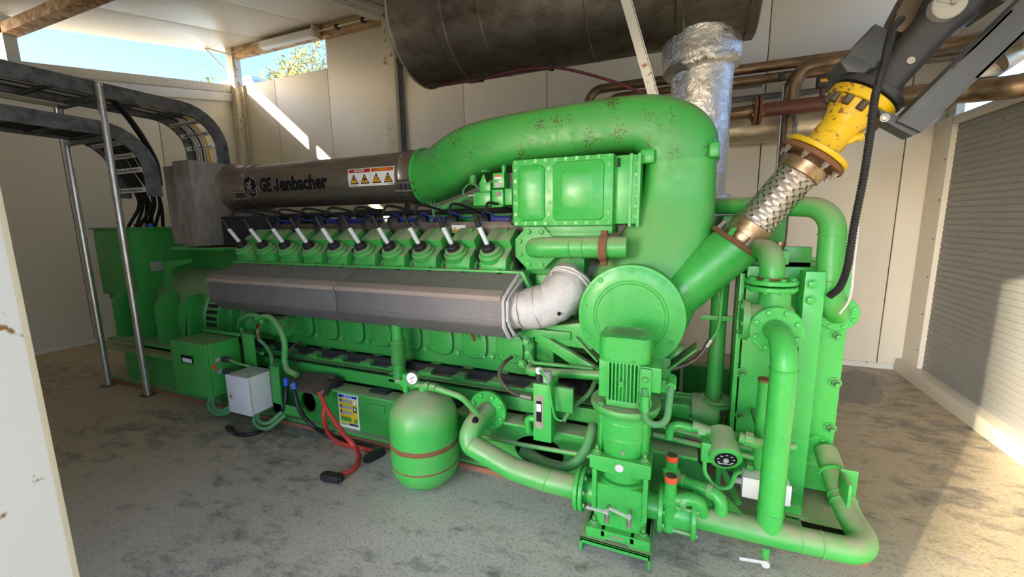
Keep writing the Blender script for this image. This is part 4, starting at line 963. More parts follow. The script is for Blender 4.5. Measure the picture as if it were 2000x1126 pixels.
pb = thing('pump_bracket', 'green folded steel stand under the upright pump', 'stand', (PX, PYY, 0))
MB().box((PX-.175, PYY-.17, .058), (PX+.155, PYY+.2, .071), .003).build('top_plate', GD, pb)
for sx_ in (-.175, .143): MB().box((PX+sx_, PYY-.17, 0), (PX+sx_+.012, PYY+.2, .066), .003).build('leg', GD, pb)
MB().box((PX-.175, PYY-.17, .045), (PX+.155, PYY-.158, .071), .003).build('front_lip', GC, pb)

# ------------------------------------------------------------------ suction pipe
sp_ = thing('suction_pipe', 'thick green pipe bending from a round flange on the base frame down to the pump', 'pipe', (-.9, 2.05, .1))
fcn = at(953, 800, Y=2.20)
flange(sp_, (fcn.x, 2.20, fcn.z), (0, -1, 0), .125, .03, 8, .016, GC, name='frame_flange', ph=.5)
flange(sp_, (PX-.221, PYY, PZP), (-1, 0, 0), .11, .022, 0, .012, GC, name='pump_flange')
el = at(925, 843, Y=2.03)
pth = fillet([(fcn.x, 2.19, fcn.z), (fcn.x-.02, 2.03, fcn.z-.03), (el.x-.02, 1.99, el.z-.05), (PX-.60, PYY, PZP+.02), (PX-.40, PYY, PZP), (PX-.22, PYY, PZP)], [.1, .12, .2, .3], 9)
MB().tube(pth, .062, 24).build('pipe', GD, sp_)
for p in (pth[len(pth)//2-3], V((PX-.40, PYY, PZP))): MB().torus(p, (1, 0, -.35), .063, .004, 28, 6).build('weld_bead', GD, sp_)
q = at(933, 812, Y=1.99); MB().cyl((fcn.x-.03, 2.06, fcn.z+.04), (fcn.x-.032, 2.045, fcn.z+.085), .017, n=12).build('plug', M['rust'], sp_)
q = at(926, 822, Y=1.965); MB().cyl(q+V((0, .02, 0)), q+V((0, -.002, .002)), .020, .014, n=7).build('chipped_patch', M['ink'], sp_)

# ------------------------------------------------------------------ delivery pipe loop on the floor
dp = thing('delivery_pipe', 'thick green pipe running along the floor from the pump and turning back at right', 'pipe', (.4, 2.05, .1))
DZ = .19; DYY = 2.0
flange(dp, (PX+.33, PYY+.01, PZP-.01), (-1, 0, 0), .11, .022, 0, .013, GC, name='pump_flange')
for k in range(4):
    a = PI/4+PI/2*k; c = V((PX+.2, PYY+.085*math.cos(a), PZP+.085*math.sin(a))); MB().cyl(c, c+V((.15, .005, -.008)), .009, n=8).build('tie_rod', GD, dp)
MB().lathe((PX+.197, PYY, PZP), (1, 0, -.05), [(0, .065), (.02, .075), (.11, .075), (.13, .07), (.135, 0)], 24).build('check_valve', GC, dp)
e1 = at(1648, 1048, Z=.20); up_ = at(1603, 905, Z=.34)
e1 = V((.755, DYY+.015, DZ)); up_ = V((.735, 2.56, .36))
pth = fillet([(PX+.33, PYY+.01, PZP-.01), (.3, DYY, DZ), e1+V((.03, 0, 0)), (.755, 2.24, .215), up_], [1.0, .16, .4], 10)
MB().tube(pth, .054, 26).build('pipe', GD, dp)
for x in (.52, .60): MB().torus((x, DYY+.008, DZ), (1, 0, 0), .0545, .004, 30, 6).build('weld_bead', GD, dp)
for t in (.2, .3): p = V((.755, 2.22, .21)).lerp(up_, t); MB().torus(p, up_-V((.755, 2.22, .21)), .0545, .004, 30, 6).build('weld_bead', GD, dp)
tx = at(1502, 1030, Y=DYY).x
tt_ = at(1524, 690, Y=2.02)
vz = at(1512, 640, Y=2.25)
MB().tube(fillet([(tx, DYY+.005, DZ), (tx, DYY+.005, vz.z+.005), (tx-.02, 2.30, vz.z+.005)], .13, 10), .051, 26).build('riser', GC, dp)
for z in (.295, vz.z-.12): MB().torus((tx, DYY+.005, z), (0, 0, 1), .0515, .004, 30, 6).build('weld_bead', GC, dp)
q = at(1498, 1075, Y=DYY-.03)
MB().cyl((q.x, DYY, .12), (q.x, DYY, .075), .018, n=12).cyl((q.x, DYY, .085), (q.x, DYY, .045), .014, n=12).build('drain_valve', GD, dp)
MB().cyl((q.x, DYY-.005, .05), (q.x, DYY-.03, .05), .017, n=14).obox((q.x-.05, DYY-.03, .056), (.11, .006, .016), (1, 0, .12), (0, 0, 1), .002).build('drain_lever', M['zinc'], dp)
q = at(1649, 943, Y=2.3)
MB().box((q.x-.02, 2.30, q.z-.09), (q.x+.05, 2.312, q.z+.07), .002).box((q.x-.02, 2.18, q.z-.05), (q.x-.008, 2.312, q.z+.06), .002).build('clamp_bracket', GD, dp)
c_ = V((.755, 2.22, .21)).lerp(up_, .62); ax_ = (up_-V((.755, 2.22, .21))).normalized(); u_, v2, _ = frame(ax_)
MB().tube([c_+(u_*math.cos(a)+v2*math.sin(a))*.062 for a in [PI*k/12 for k in range(13)]], .009, 8).build('u_bolt', GC, dp)
# twin relief valves with orange caps
rv = thing('relief_valve', 'green relief valve with orange cap, nearer and lower of the two beside the pump', 'valve', (0, 1.9, .1), 'orange capped relief valves')
rv2 = thing('relief_valve', 'green relief valve with orange cap, taller one behind with long outlet pipe', 'valve', (0, 2.1, .3), 'orange capped relief valves')
def relief(t_, top, bot, cap, r):
    c = V((top.x, top.y, 0)); zt = top.z
    MB().cyl((c.x, c.y, zt-cap), (c.x, c.y, zt), r*.82, n=18, bev=.003).build('cap', M['orange_cap'], t_)
    MB().cyl((c.x, c.y, zt-.001), (c.x, c.y, zt+.001), r*.7, n=18).build('cap_top', M['plate_brown'], t_)
    MB().lathe((c.x, c.y, bot.z), (0, 0, 1), [(0, 0), (0, r*.8), (.03, r*.95), (.05, r*.95), (.055, r*1.08), ((zt-bot.z)*.52, r*1.08), ((zt-bot.z)*.54, r*1.2), ((zt-bot.z)*.60, r*1.2), ((zt-bot.z)*.66, r*.78), (zt-cap-bot.z, r*.76)], 20).build('body', GC, t_)
a = at(1311, 928, Y=1.93); b_ = at(1311, 1034, Y=1.93); relief(rv, a, b_, .03, .036)
e0 = at(1318, 975, Y=1.93); e2 = at(1350, 972, Y=1.93); e3 = at(1374, 1003, Y=1.96)
MB().tube(fillet([e0, (e2.x+.03, 1.93, e2.z+.005), (e3.x, 1.97, DZ+.03)], .045, 8), .030, 16).build('outlet_elbow', GC, rv)
MB().cyl((e0.x+.022, 1.93, e0.z), (e0.x+.05, 1.93, e0.z), .036, n=16, bev=.003).build('union_nut', GD, rv)
a = at(1313, 888, Y=2.09); b_ = at(1313, 960, Y=2.09); relief(rv2, a, b_, .03, .036)
q0, q1, q2 = at(1325, 938, Y=2.07), at(1408, 966, Y=2.0), at(1410, 1005, Y=1.99)
MB().tube(fillet([q0, q1, (q1.x+.005, 1.99, DZ+.04)], .05, 8), .031, 16).build('outlet_pipe', GC, rv2)
MB().cyl(q0-(q1-q0).normalized()*.02, q0+(q1-q0).normalized()*.03, .037, n=16, bev=.003).build('union_nut', GD, rv2)
MB().cyl(q1-(q1-q0).normalized()*.06, q1-(q1-q0).normalized()*.035, .036, n=16, bev=.003).build('elbow_socket', GD, rv2)

# ------------------------------------------------------------------ changeover valve and its upper elbow
cv_ = thing('changeover_valve', 'green cast valve with two bolted flanges at the top of the tall riser pipe', 'valve', (vz.x, 2.3, 1.0))
vx = tx-.005
flange(cv_, (vx, 2.20, vz.z), (0, -1, 0), .112, .026, 8, .014, GC, name='front_flange', ph=.5)
MB().ball((vx, 2.30, vz.z+.03), .100, (1, .8, 1)).cyl((vx, 2.30, vz.z), (vx, 2.30, vz.z+.19), .07, .065, n=24).build('valve_body', GD, cv_)
MB().lathe((vx-.05, 2.30, vz.z+.02), (-1, 0, 0), [(0, .085), (.055, .085), (.055, .10), (.085, .10), (.085, 0)], 24).build('side_cover', GD, cv_)
bolts(cv_, (vx-.135, 2.30, vz.z+.02), (-1, 0, 0), .085, 6, .012, GC)
for z in (.185, .215): flange(cv_, (vx-.02, 2.30, vz.z+z), (0, 0, 1), .110, .022, 8 if z > .2 else 0, .013, GC, name='top_flange', ph=.5)
for k in range(8):
    a = 2*PI*(k+.5)/8; bolt(cv_, (vx-.02+.088*math.cos(a), 2.30+.088*math.sin(a), vz.z+.174), (0, 0, -1), .011, GC)
MB().tube(fillet([(vx-.02, 2.30, vz.z+.22), (vx-.02, 2.30, vz.z+.355), (vx-.10, 2.85, vz.z+.355)], .11, 10), .053, 24).build('upper_elbow', GD, cv_)
MB().torus((vx-.02, 2.30, vz.z+.23), (0, 0, 1), .053, .006, 28, 6).build('rusty_weld', M['rust'], cv_)

# ------------------------------------------------------------------ plate heat exchanger
FYP = 2.60
he = thing('plate_heat_exchanger', 'tall green plate heat exchanger with bolted front plate at right end', 'heat exchanger', (.5, 2.8, .06))
x0 = at(1447, 700, Y=FYP).x; x1 = at(1640, 760, Y=FYP).x
MB().box((x0, FYP, .10), (x1, FYP+.03, 1.34), .004).build('front_plate', GC, he)
MB().box((x0+.01, 3.25, .06), (x1, 3.28, 1.34), .004).build('rear_plate', G, he)
rr_ = random.Random(4)
for k in range(16):
    y = FYP+.04+.037*k; MB().box((x0+.02+rr_.uniform(0, .012), y, .16), (x1-.03, y+.012, 1.26), .003).build('plate', G, he)
b = MB()
for k in range(9): 
    z = .22+.12*k; b.prism([(x0-.005, FYP+.03, z), (x0-.005, FYP+.2, z+.02), (x0+.02, FYP+.2, z+.10), (x0+.02, FYP+.03, z+.11)], (.01, 0, 0), .002)
tag(b.build('side_fins', G, he), kind='stuff')
MB().box((x0-.035, FYP-.02, .12), (x0-.012, FYP+.10, 1.30), .003).build('side_strip', GC, he)
for px_, py_ in ((1450, 728), (1447, 811), (1634, 655), (1632, 748), (1622, 836)):
    q = at(px_, py_, Y=FYP-.01); bolt(he, (q.x, FYP, q.z), (0, -1, 0), .020, GD, 'stud')
MB().box((x0+.1, FYP-.1, 1.36), (x0+.17, 3.4, 1.43), .004).build('carrying_bar', GD, he)
MB().box((x0-.05, FYP+.1, 1.30), (x0+.35, 3.2, 1.36), .004).build('top_plate', G, he)
MB().box((x0-.02, FYP+.1, .05), (x1, 3.25, .10), .003).build('base_plate', G, he)
q = at(1645, 612, Y=FYP); q2 = at(1600, 880, Y=FYP)
for c in (q, q2): flange(he, (c.x-.02, FYP-.005, c.z), (0, -1, 0), .092, .012, 8, .011, GC, name='port_ring', ph=.5)

sc_ = thing('support_column', 'tall green channel section column standing in front of the heat exchanger', 'column', (.57, 2.38, 0))
ca, cb = at(1577, 530, Y=2.40), at(1618, 530, Y=2.40); w_ = cb.x-ca.x; cx = (ca.x+cb.x)/2-.005; ht = ca.z
poly = [(cx-w_/2-.012, 2.47), (cx-w_/2, 2.40), (cx+w_/2, 2.40), (cx+w_/2+.012, 2.47), (cx+w_/2+.004, 2.47), (cx+w_/2-.008, 2.409), (cx-w_/2+.008, 2.409), (cx-w_/2-.004, 2.47)]
MB().prism([(x, y, .052) for x, y in poly], (0, 0, ht-.052), .002).build('channel', GC, sc_)
for z in (ht-.06, ht-.14): bolt(sc_, (cx-.012, 2.40, z), (0, -1, 0), .020, GC)
for z in (.10, .19): bolt(sc_, (cx-.005, 2.40, z), (0, -1, 0), .017, GD)
MB().box((cx-.07, 2.38, .040), (cx+.07, 2.56, .054), .002).build('foot_plate', GD, sc_)

rp = thing('return_pipe', 'large green pipe arching down at far right beside the black hanging conduit', 'pipe', (.6, 2.6, 1.1))
a, b_, c = at(1400, 402, Y=3.0), at(1634, 402, Y=2.62), at(1632, 560, Y=2.44)
px1 = at(1632, 470, Y=2.44).x
pth = fillet([(a.x, 3.0, a.z), (px1, 2.52, at(1636, 404, Y=2.52).z), (px1, 2.46, c.z-.06), (q.x-.02, FYP, q.z)], [.14, .14], 10)
MB().tube(pth, lambda u: .050+.008*min(1, u*2), 26).build('pipe', GD, rp)
for p in ((px1, 2.505, at(1636, 458, Y=2.5).z), (px1, 2.47, at(1636, 548, Y=2.46).z)): MB().torus(p, (0, 0, 1), .0585, .004, 30, 6).build('weld_bead', GD, rp)
MB().box((.20, 3.05, 1.45), (.55, 3.3, 1.62), .006).build('rear_support', G, rp)
q9 = at(1560, 500, Y=2.7); MB().box((q9.x-.07, 2.7, q9.z-.07), (q9.x+.06, 2.74, q9.z+.05), .003).build('hanger', G, rp)

# ------------------------------------------------------------------ expansion vessel with gauge and fittings
ev = thing('expansion_vessel', 'round green pressure vessel with a rusted seam standing before the frame', 'tank', (-1.45, 1.975, 0))
TXX, TYY = -1.445, 2.0
pr = [(0, 0), (.004, .08), (.025, .14), (.07, .186), (.12, .204), (.13, .207), (.41, .207), (.47, .199), (.52, .175), (.56, .128), (.585, .06), (.595, .03), (.595, 0)]
MB().lathe((TXX, TYY, .0), (0, 0, 1), pr, 56).build('shell', GD, ev)
MB().lathe((TXX, TYY, .285), (0, 0, 1), [(-.016, .207), (-.012, .2085), (-.003, .211), (.003, .211), (.010, .2085), (.016, .207)], 56).noise(.0015, 60).build('rusted_seam', M['rust'], ev)
MB().lathe((TXX, TYY, .155), (0, 0, 1), [(-.006, .207), (0, .2095), (.006, .207)], 56).noise(.0012, 50).build('lower_seam', M['rust'], ev)
fz = .625
MB().cyl((TXX, TYY, .59), (TXX, TYY, fz), .022, n=14).build('neck', GD, ev)
gx = at(800, 752, Y=TYY).x
MB().cyl((gx-.10, TYY, fz), (TXX+.16, TYY, fz-.01), .017, n=14).cyl((TXX-.09, TYY, fz), (TXX-.05, TYY, fz), .024, n=6).cyl((TXX+.02, TYY, fz), (TXX+.05, TYY, fz), .026, n=6).cyl((TXX+.06, TYY, fz), (TXX+.10, TYY, fz), .024, n=6).build('fittings', GD, ev)
MB().cyl((gx-.03, TYY, fz-.06), (gx-.03, TYY, fz+.06), .018, n=14, bev=.003).box((gx-.055, TYY-.02, fz-.02), (gx-.005, TYY+.02, fz+.02), .004).build('tee_valve', GC, ev)
gc = at(805, 738, Y=TYY-.02)
MB().cyl((gx-.01, TYY, fz+.01), (gc.x, TYY, gc.z), .008, n=8).build('gauge_stem', GD, ev)
MB().lathe((gc.x, TYY, gc.z), (.12, -1, .05), [(0, 0), (0, .038), (.03, .04), (.034, .037), (.030, .034), (.028, .034)], 28).build('gauge_case', M['chrome'], ev)
gf = MB().lathe((gc.x+.003, TYY-.028, gc.z+.001), (.12, -1, .05), [(0, .034), (.001, 0)], 28).build('gauge_face', M['white'], ev)
MB().obox((gc.x+.006, TYY-.031, gc.z+.004), (.036, .001, .004), (.8, .1, .5), (0, 0, 1)).obox((gc.x+.003, TYY-.0305, gc.z-.018), (.02, .001, .003)).build('gauge_needle', M['ink'], gf)
MB().tube(fillet([(TXX+.10, TYY, fz-.005), (TXX+.27, 2.0, fz-.03), (TXX+.36, 2.10, .42), (TXX+.40, 2.25, .36)], .07, 6), .018, 12).build('feed_pipe', GD, ev)
MB().box((TXX-.06, 2.18, .2), (TXX+.06, 2.27, .3), .004).build('wall_bracket', G, ev)

bw = thing('bellows_pipe', 'short vertical green pipe with corrugated bellows dropping from the engine side', 'pipe', (-1.85, 2.3, .5))
bx_, by_ = at(778, 690, Y=2.36).x, 2.36
MB().cyl((bx_, by_, .47), (bx_, by_, .92), .040, n=20).cyl((bx_, by_, .47), (bx_, by_, .58), .046, n=20).build('pipe', GD, bw)
b = MB()
for k in range(13): b.torus((bx_, by_, .60+.0135*k), (0, 0, 1), .046, .008, 22, 6)
b.build('bellows', G, bw)
MB().box((bx_-.08, by_-.03, .45), (bx_+.04, by_+.03, .472), .003).box((bx_-.08, by_-.02, .50), (bx_+.04, by_+.06, .512), .003).build('clip', GD, bw)
# ------------------------------------------------------------------ control boxes along the frame
gb = thing('junction_box', 'large green steel junction box hung on the base frame at left', 'box', (-3.68, 2.1, .22))
a = at(345, 668, Y=1.99); b_ = at(411, 672, Y=1.99); zb = at(440, 768, Y=1.99).z
bx0, bx1, bz0, bz1 = -3.90, -3.45, .235, .672
MB().box((bx0, 1.985, bz0), (bx1, 2.24, bz1), .006).build('cabinet', G, gb)
MB().box((bx0-.004, 1.968, bz0-.004), (bx1+.004, 1.984, bz1+.004), .004).build('lid', G, gb)
MB().box((bx0+.13, 1.964, .50), (bx0+.28, 1.969, .565)).build('name_plate', M['ink'], gb); MB().box((bx0+.15, 1.962, .508), (bx0+.265, 1.965, .54)).build('name_strip', M['white'], gb)
for z in (.42, .52):
    MB().lathe((bx1, 2.10, z), (1, 0, 0), [(0, .026), (.03, .026), (.03, .020), (.07, .020), (.075, .012), (.075, 0)], 14).build('plug_connector', M['valve_grey'], gb)
    MB().tube(spline([(bx1+.07, 2.10, z), (bx1+.18, 2.12, z-.03), (bx1+.30, 2.2, .44)], 5), .009, 8).build('signal_cable', GD, gb)
for y, z in ((2.05, .53), (2.055, .43)): MB().box((bx1+.0005, y-.018, z-.016), (bx1+.0015, y+.018, z+.016)).build('label', M['tag_grey'], gb)
MB().box((bx1+.0005, 2.0, .455), (bx1+.0015, 2.035, .50)).build('label', M['tag_orange'], gb)
for z in (.27, .63): MB().box((bx1+.0005, 2.0, z-.012), (bx1+.006, 2.04, z+.012), .002).build('hinge', G, gb)
MB().tube(spline([(bx0+.28, 2.12, bz0), (bx0+.30, 2.06, .12), (bx0+.45, 2.05, .10), (bx0+.55, 2.15, .2)], 6), .018, 10).build('loop_hose', M['green_hose'], gb)
MB().tube(spline([(bx0+.24, 2.12, bz0), (bx0+.26, 2.05, .10), (bx0+.45, 2.04, .07), (bx0+.58, 2.15, .18)], 6), .018, 10).build('loop_hose', M['green_hose'], gb)
MB().box((bx0+.05, 2.2, .12), (bx0+.09, 2.25, bz0), .003).build('bracket', G, gb)
p0, p1 = at(462, 652, Y=2.22), at(486, 700, Y=2.22)
MB().box((-3.36, 2.20, .36), (-3.22, 2.215, .72), .003).box((-3.36, 2.20, .36), (-3.345, 2.3, .72), .003).box((-3.86, 2.205, .69), (-3.22, 2.23, .71), .003).build('mount_frame', G, gb)

wx = thing('white_junction_box', 'small white enamel box with key lock hung on a green bracket', 'box', (-3.08, 2.05, .18))
MB().box((-3.205, 1.965, .180), (-2.965, 2.16, .475), .004).build('cabinet', M['white_box'], wx)
MB().box((-3.21, 1.945, .176), (-2.960, 1.962, .479), .004).build('door', M['white_box'], wx)
q = at(455, 770, Y=1.94); MB().lathe((-3.165, 1.945, .31), (0, -1, 0), [(0, .016), (.006, .016), (.006, .006), (.003, .006), (.003, 0)], 14).build('lock', M['chrome'], wx)
MB().box((-3.18, 1.942, .335), (-3.15, 1.945, .341)).build('mark', M['tag_amber'], wx)
MB().box((-2.955, 2.12, .14), (-2.86, 2.135, .52), .003).box((-2.955, 2.12, .14), (-2.62, 2.135, .22), .003).box((-2.955, 2.12, .14), (-2.945, 2.25, .52), .003).build('bracket', G, wx)
MB().tube(spline([(-3.05, 2.08, .18), (-3.03, 2.04, .10), (-2.92, 2.04, .09), (-2.85, 2.12, .16)], 6), .016, 10).build('loop_hose', M['green_hose'], wx)
MB().tube(spline([(-3.09, 2.08, .18), (-3.06, 2.03, .07), (-2.92, 2.03, .05), (-2.82, 2.12, .14)], 6), .016, 10).build('loop_hose', M['green_hose'], wx)

# starter motor and the hoses over it
sm = thing('starter_motor', 'green starter motor with dirty flat top tucked under the heat shield', 'motor', (-3.4, 2.4, .6))
a = at(520, 640, Y=2.42)
MB().cyl((-3.62, 2.50, .72), (-3.18, 2.50, .72), .095, n=24, bev=.01).box((-3.50, 2.40, .70), (-3.17, 2.52, .80), .015).build('housing', GD, sm)
MB().tube(spline([at(467, 640, Y=2.4), at(472, 622, Y=2.36), at(495, 615, Y=2.32), at(510, 622, Y=2.3), at(512, 630, Y=2.3)], 6), .022, 12).build('hose', GD, sm)
MB().tube(spline([at(503, 622, Y=2.3), at(525, 618, Y=2.28), at(545, 640, Y=2.26), at(556, 670, Y=2.24), at(556, 705, Y=2.22), at(562, 722, Y=2.2), at(580, 732, Y=2.2)], 6), .024, 12).build('hose', GD, sm)
MB().tube(spline([at(472, 640, Y=2.4), at(478, 672, Y=2.36), at(495, 685, Y=2.3), at(512, 690, Y=2.28)], 6), .016, 10).build('hose', GD, sm)
MB().tube(spline([at(505, 632, Y=2.28), at(503, 645, Y=2.27), at(506, 662, Y=2.26), at(520, 676, Y=2.26), at(530, 695, Y=2.24), at(532, 712, Y=2.22)], 6), .014, 10).build('hose', M['green_hose'], sm)
MB().tube(spline([at(505, 632, Y=2.275), at(501, 650, Y=2.265), at(505, 666, Y=2.255)], 6), .012, 8).build('bare_cable', M['black_cable'], sm)
MB().tube(spline([at(507, 632, Y=2.265), at(505, 648, Y=2.252), at(504, 662, Y=2.245)], 6), .004, 6).build('red_wire', M['red_cable'], sm)
MB().tube(spline([at(590, 664, Y=2.5), at(572, 676, Y=2.42), at(565, 692, Y=2.38), at(572, 702, Y=2.34), at(585, 708, Y=2.3)], 6), .010, 8).build('grey_cable', M['plate_brown'], sm)

# battery cable cover, battery leads
cp_ = thing('cable_cover', 'dull brown sheet metal cover sloping off the frame above the red leads', 'cover', (-2.5, 2.15, .4))
c4 = [at(572, 724, Y=2.28), at(655, 731, Y=2.28), at(634, 769, Y=2.12), at(565, 755, Y=2.12)]
MB().prism(c4, (0, .003, -.008), .002).build('sheet', M['plate_brown'], cp_)
MB().prism([c4[3], c4[2], c4[2]+V((0, 0, -.02)), c4[3]+V((0, 0, -.02))], (0, .006, 0)).prism([c4[1], c4[2], c4[2]+V((0, .02, -.03)), c4[1]+V((0, 0, -.05))], (.004, 0, 0)).build('lip', M['plate_brown'], cp_)
for p in ((571, 752), (630, 765)): q = at(*p, Y=2.118); bolt(cp_, q, (0, -.8, .6), .014, M['bolt'])
q = at(645, 747, Y=2.22); MB().box((q.x-.03, 2.22, q.z-.04), (q.x+.05, 2.30, q.z+.02), .006).build('terminal_block', M['black'], cp_)
def lead(name, lab, pts, r, mat, sleeve=None, plug=None):
    t_ = thing(name, lab, 'cable', tuple(pts[-1]))
    MB().tube(spline(pts, 8), r, 12).build('cable', mat, t_)
    if sleeve: MB().tube([V(pts[0])+V((0, 0, .02)), V(pts[0]).lerp(V(pts[1]), .45)], r*1.25, 12).build('blue_sleeve', M['blue'], t_)
    if plug:
        c, d_ = V(plug[0]), V(plug[1]).normalized(); MB().obox(c, (.12, .055, .045), d_, (0, 0, 1), .006).obox(c+d_*.062, (.03, .045, .035), d_, (0, 0, 1), .004).obox(c-d_*.062, (.03, .04, .03), d_, (0, 0, 1), .004).build('plug', M['black'], t_)
    return t_
zf = .016
f2 = lambda x, y, z=zf: at(x, y, Z=z)
lead('black_battery_cable', 'black cable with blue sleeve lying in a curve with a bare cut end', [at(559, 742, Y=2.16), at(559, 765, Y=2.15), at(553, 800, Y=2.12), f2(530, 830), f2(495, 846), f2(465, 847), f2(449, 838)], .016, M['black_cable'], 1)
MB().cyl(f2(450, 838), f2(446, 834), .019, .024, n=8).build('cut_end', M['black'], bpy.data.objects['black_battery_cable'])
lead('black_battery_cable', 'black cable with blue sleeve running behind the red leads to a plug', [at(574, 752, Y=2.13), at(576, 768, Y=2.11), at(585, 800, Y=2.10), at(610, 830, Y=2.10), f2(640, 848), f2(685, 861), f2(722, 873), f2(730, 880), f2(724, 886)], .015, M['black_cable'], 1, (f2(731, 889, .024), (.25, .9, 0)))
lead('red_battery_cable', 'red cable ending in a black plug on the floor nearest the camera', [at(624, 766, Y=2.12), at(640, 800, Y=2.05), at(668, 842, Y=1.98), at(690, 868, Y=1.93, ), f2(701, 888), f2(697, 908), f2(683, 920), f2(668, 925)], .0155, M['red_cable'], None, (f2(649, 931, .026), (-.95, -.12, 0)))
lead('red_battery_cable', 'red cable looping to a black plug lying beside the green pressure vessel', [at(625, 766, Y=2.13), at(633, 790, Y=2.10), at(633, 820, Y=2.08), f2(645, 850), f2(668, 866), f2(700, 873), f2(725, 879), f2(739, 886)], .0155, M['red_cable'], None, None)
# notice sheet on the web
nt_ = thing('notice_sheet', 'yellow and white safety notice with blue heading stuck on the base frame', 'sign', (-2.3, 2.25, .1))
na, nb = at(659, 766, Y=2.256), at(705, 842, Y=2.256); nx0, nx1, nz1, nz0 = na.x, at(698, 772, Y=2.256).x, na.z, at(663, 831, Y=2.256).z
yy = YS+.018
MB().box((nx0, yy-.002, nz0), (nx1, yy+.001, nz1)).build('sheet', M['white'], nt_)
wN, hN = nx1-nx0, nz1-nz0
def nbox(u0, v0, u1, v1, mat, nm, d=.003): MB().box((nx0+wN*u0, yy-d, nz1-hN*v1), (nx0+wN*u1, yy-.001, nz1-hN*v0)).build(nm, M[mat], nt_)
nbox(.05, .03, .95, .11, 'tag_blue', 'heading'); nbox(.06, .14, .94, .93, 'tag_yellow', 'yellow_field', .0025)
for v0 in (.17, .34, .50): nbox(.10, v0, .70, v0+.09, 'tag_grey', 'text_panel'); nbox(.08, v0, .16, v0+.05, 'ink', 'picture', .0035)
nbox(.74, .17, .88, .28, 'white', 'picture'); nbox(.74, .34, .90, .50, 'ink', 'picture'); nbox(.78, .37, .86, .46, 'white', 'picture', .0035)
nbox(.09, .68, .62, .80, 'green', 'machine_drawing'); nbox(.12, .65, .45, .69, 'tag_amber', 'machine_drawing'); nbox(.76, .70, .90, .82, 'green', 'machine_drawing')
nbox(.10, .85, .45, .91, 'tag_grey', 'text_panel'); nbox(.5, .85, .92, .91, 'tag_blue', 'text_panel')
flat_text('NOTICE', (nx0+wN*.5, yy-.003, nz1-hN*.07), (1, 0, 0), (0, 0, 1), .022, M['white'], nt_, .0004)

# oil level regulator
ol = thing('oil_level_regulator', 'slim green upright box with black and white sight glass beside the frame flange', 'regulator', (-.74, 2.12, .33))
a, b_ = at(1041, 748, Y=2.10), at(1074, 858, Y=2.10); zt, zb_ = a.z, at(1060, 862, Y=2.10).z
MB().box((a.x, 2.10, zb_), (a.x+.108, 2.24, zt), .004).build('case', GC, ol)
sx0 = a.x+.036
sq = [(sx0+.018*math.cos(t)+.0, 2.098, (zb_+.155 if math.sin(t) < 0 else zt-.08)+.018*math.sin(t)-.06*(math.sin(t) < 0)) for t in [2*PI*k/20 for k in range(20)]]
MB().prism([(p[0]+(.006 if p[0] > sx0 else -.006), p[1], p[2]) for p in sq], (0, .006, 0)).build('sight_frame', M['shield_strip'], ol)
MB().box((sx0-.015, 2.094, zb_+.12), (sx0+.015, 2.099, zt-.10)).build('sight_glass', M['ink'], ol)
MB().box((sx0-.013, 2.092, zt-.16), (sx0+.013, 2.096, zt-.115)).build('white_float', M['white'], ol)
for z in (zb_+.105, zt-.085): bolt(ol, (sx0, 2.097, z), (0, -1, 0), .010, M['bolt'], 'cap')
MB().cyl((a.x+.025, 2.13, zt), (a.x+.025, 2.13, zt+.05), .020, n=12).build('sensor', M['black'], ol)
MB().cyl((a.x+.025, 2.13, zt+.05), (a.x+.025, 2.13, zt+.085), .018, n=12, bev=.004).build('sensor_cap', M['white'], ol)
MB().cyl((a.x+.068, 2.15, zt), (a.x+.068, 2.15, zt+.065), .026, n=14, bev=.003).build('grey_cap', M['tag_grey'], ol)
MB().tube(spline([(a.x+.025, 2.13, zt+.075), at(1056, 727, Y=2.1), at(1070, 745, Y=2.08), at(1078, 790, Y=2.08), at(1085, 815, Y=2.08), at(1098, 822, Y=2.08)], 6), .006, 8).build('signal_wire', GC, ol)
MB().tube(spline([at(1000, 697, Y=2.5), at(985, 708, Y=2.40), at(975, 730, Y=2.34), at(985, 752, Y=2.30), at(1005, 768, Y=2.26), at(1040, 778, Y=2.2)], 6), .012, 10).build('oil_hose', M['plate_brown'], ol)
MB().cyl(at(1018, 773, Y=2.21), at(1040, 778, Y=2.19), .015, n=6).build('hose_nut', M['bolt'], ol)
MB().box((a.x+.1, 2.14, zb_+.18), (a.x+.22, 2.17, zt-.02), .003).build('bracket', G, ol)
MB().tube(fillet([(a.x, 2.16, zb_+.10), (a.x-.06, 2.16, zb_+.10), (a.x-.055, 2.18, zb_-.0)], .03), .020, 12).build('drain_elbow', GC, ol)
# hoses and tubes low down between vessel and pump
def single(name, lab, cat, pts, r, mat, n=12):
    t_ = thing(name, lab, cat, tuple(pts[0])); MB().tube(spline(pts, 6) if len(pts) > 3 else pts, r, n).build('tube', mat, t_); return t_
single('sagging_hose', 'thick green rubber hose sagging in front of the oval frame opening', 'hose', [at(1020, 880, Y=2.2), at(1050, 895, Y=2.15), at(1085, 912, Y=2.12), at(1120, 905, Y=2.12), at(1142, 880, Y=2.13), at(1155, 845, Y=2.15), at(1158, 830, Y=2.2)], .028, M['green_hose'], 14)
single('thin_hose', 'thin green hose running just above the thick sagging hose', 'hose', [at(1022, 868, Y=2.22), at(1060, 893, Y=2.17), at(1105, 905, Y=2.15), at(1135, 885, Y=2.16), at(1152, 862, Y=2.18)], .012, GD)
single('steel_tube', 'straight slim green tube crossing behind the suction pipe towards the pump', 'pipe', [at(945, 852, Y=2.2), at(1020, 868, Y=2.17), at(1170, 893, Y=2.12)], .014, GD)
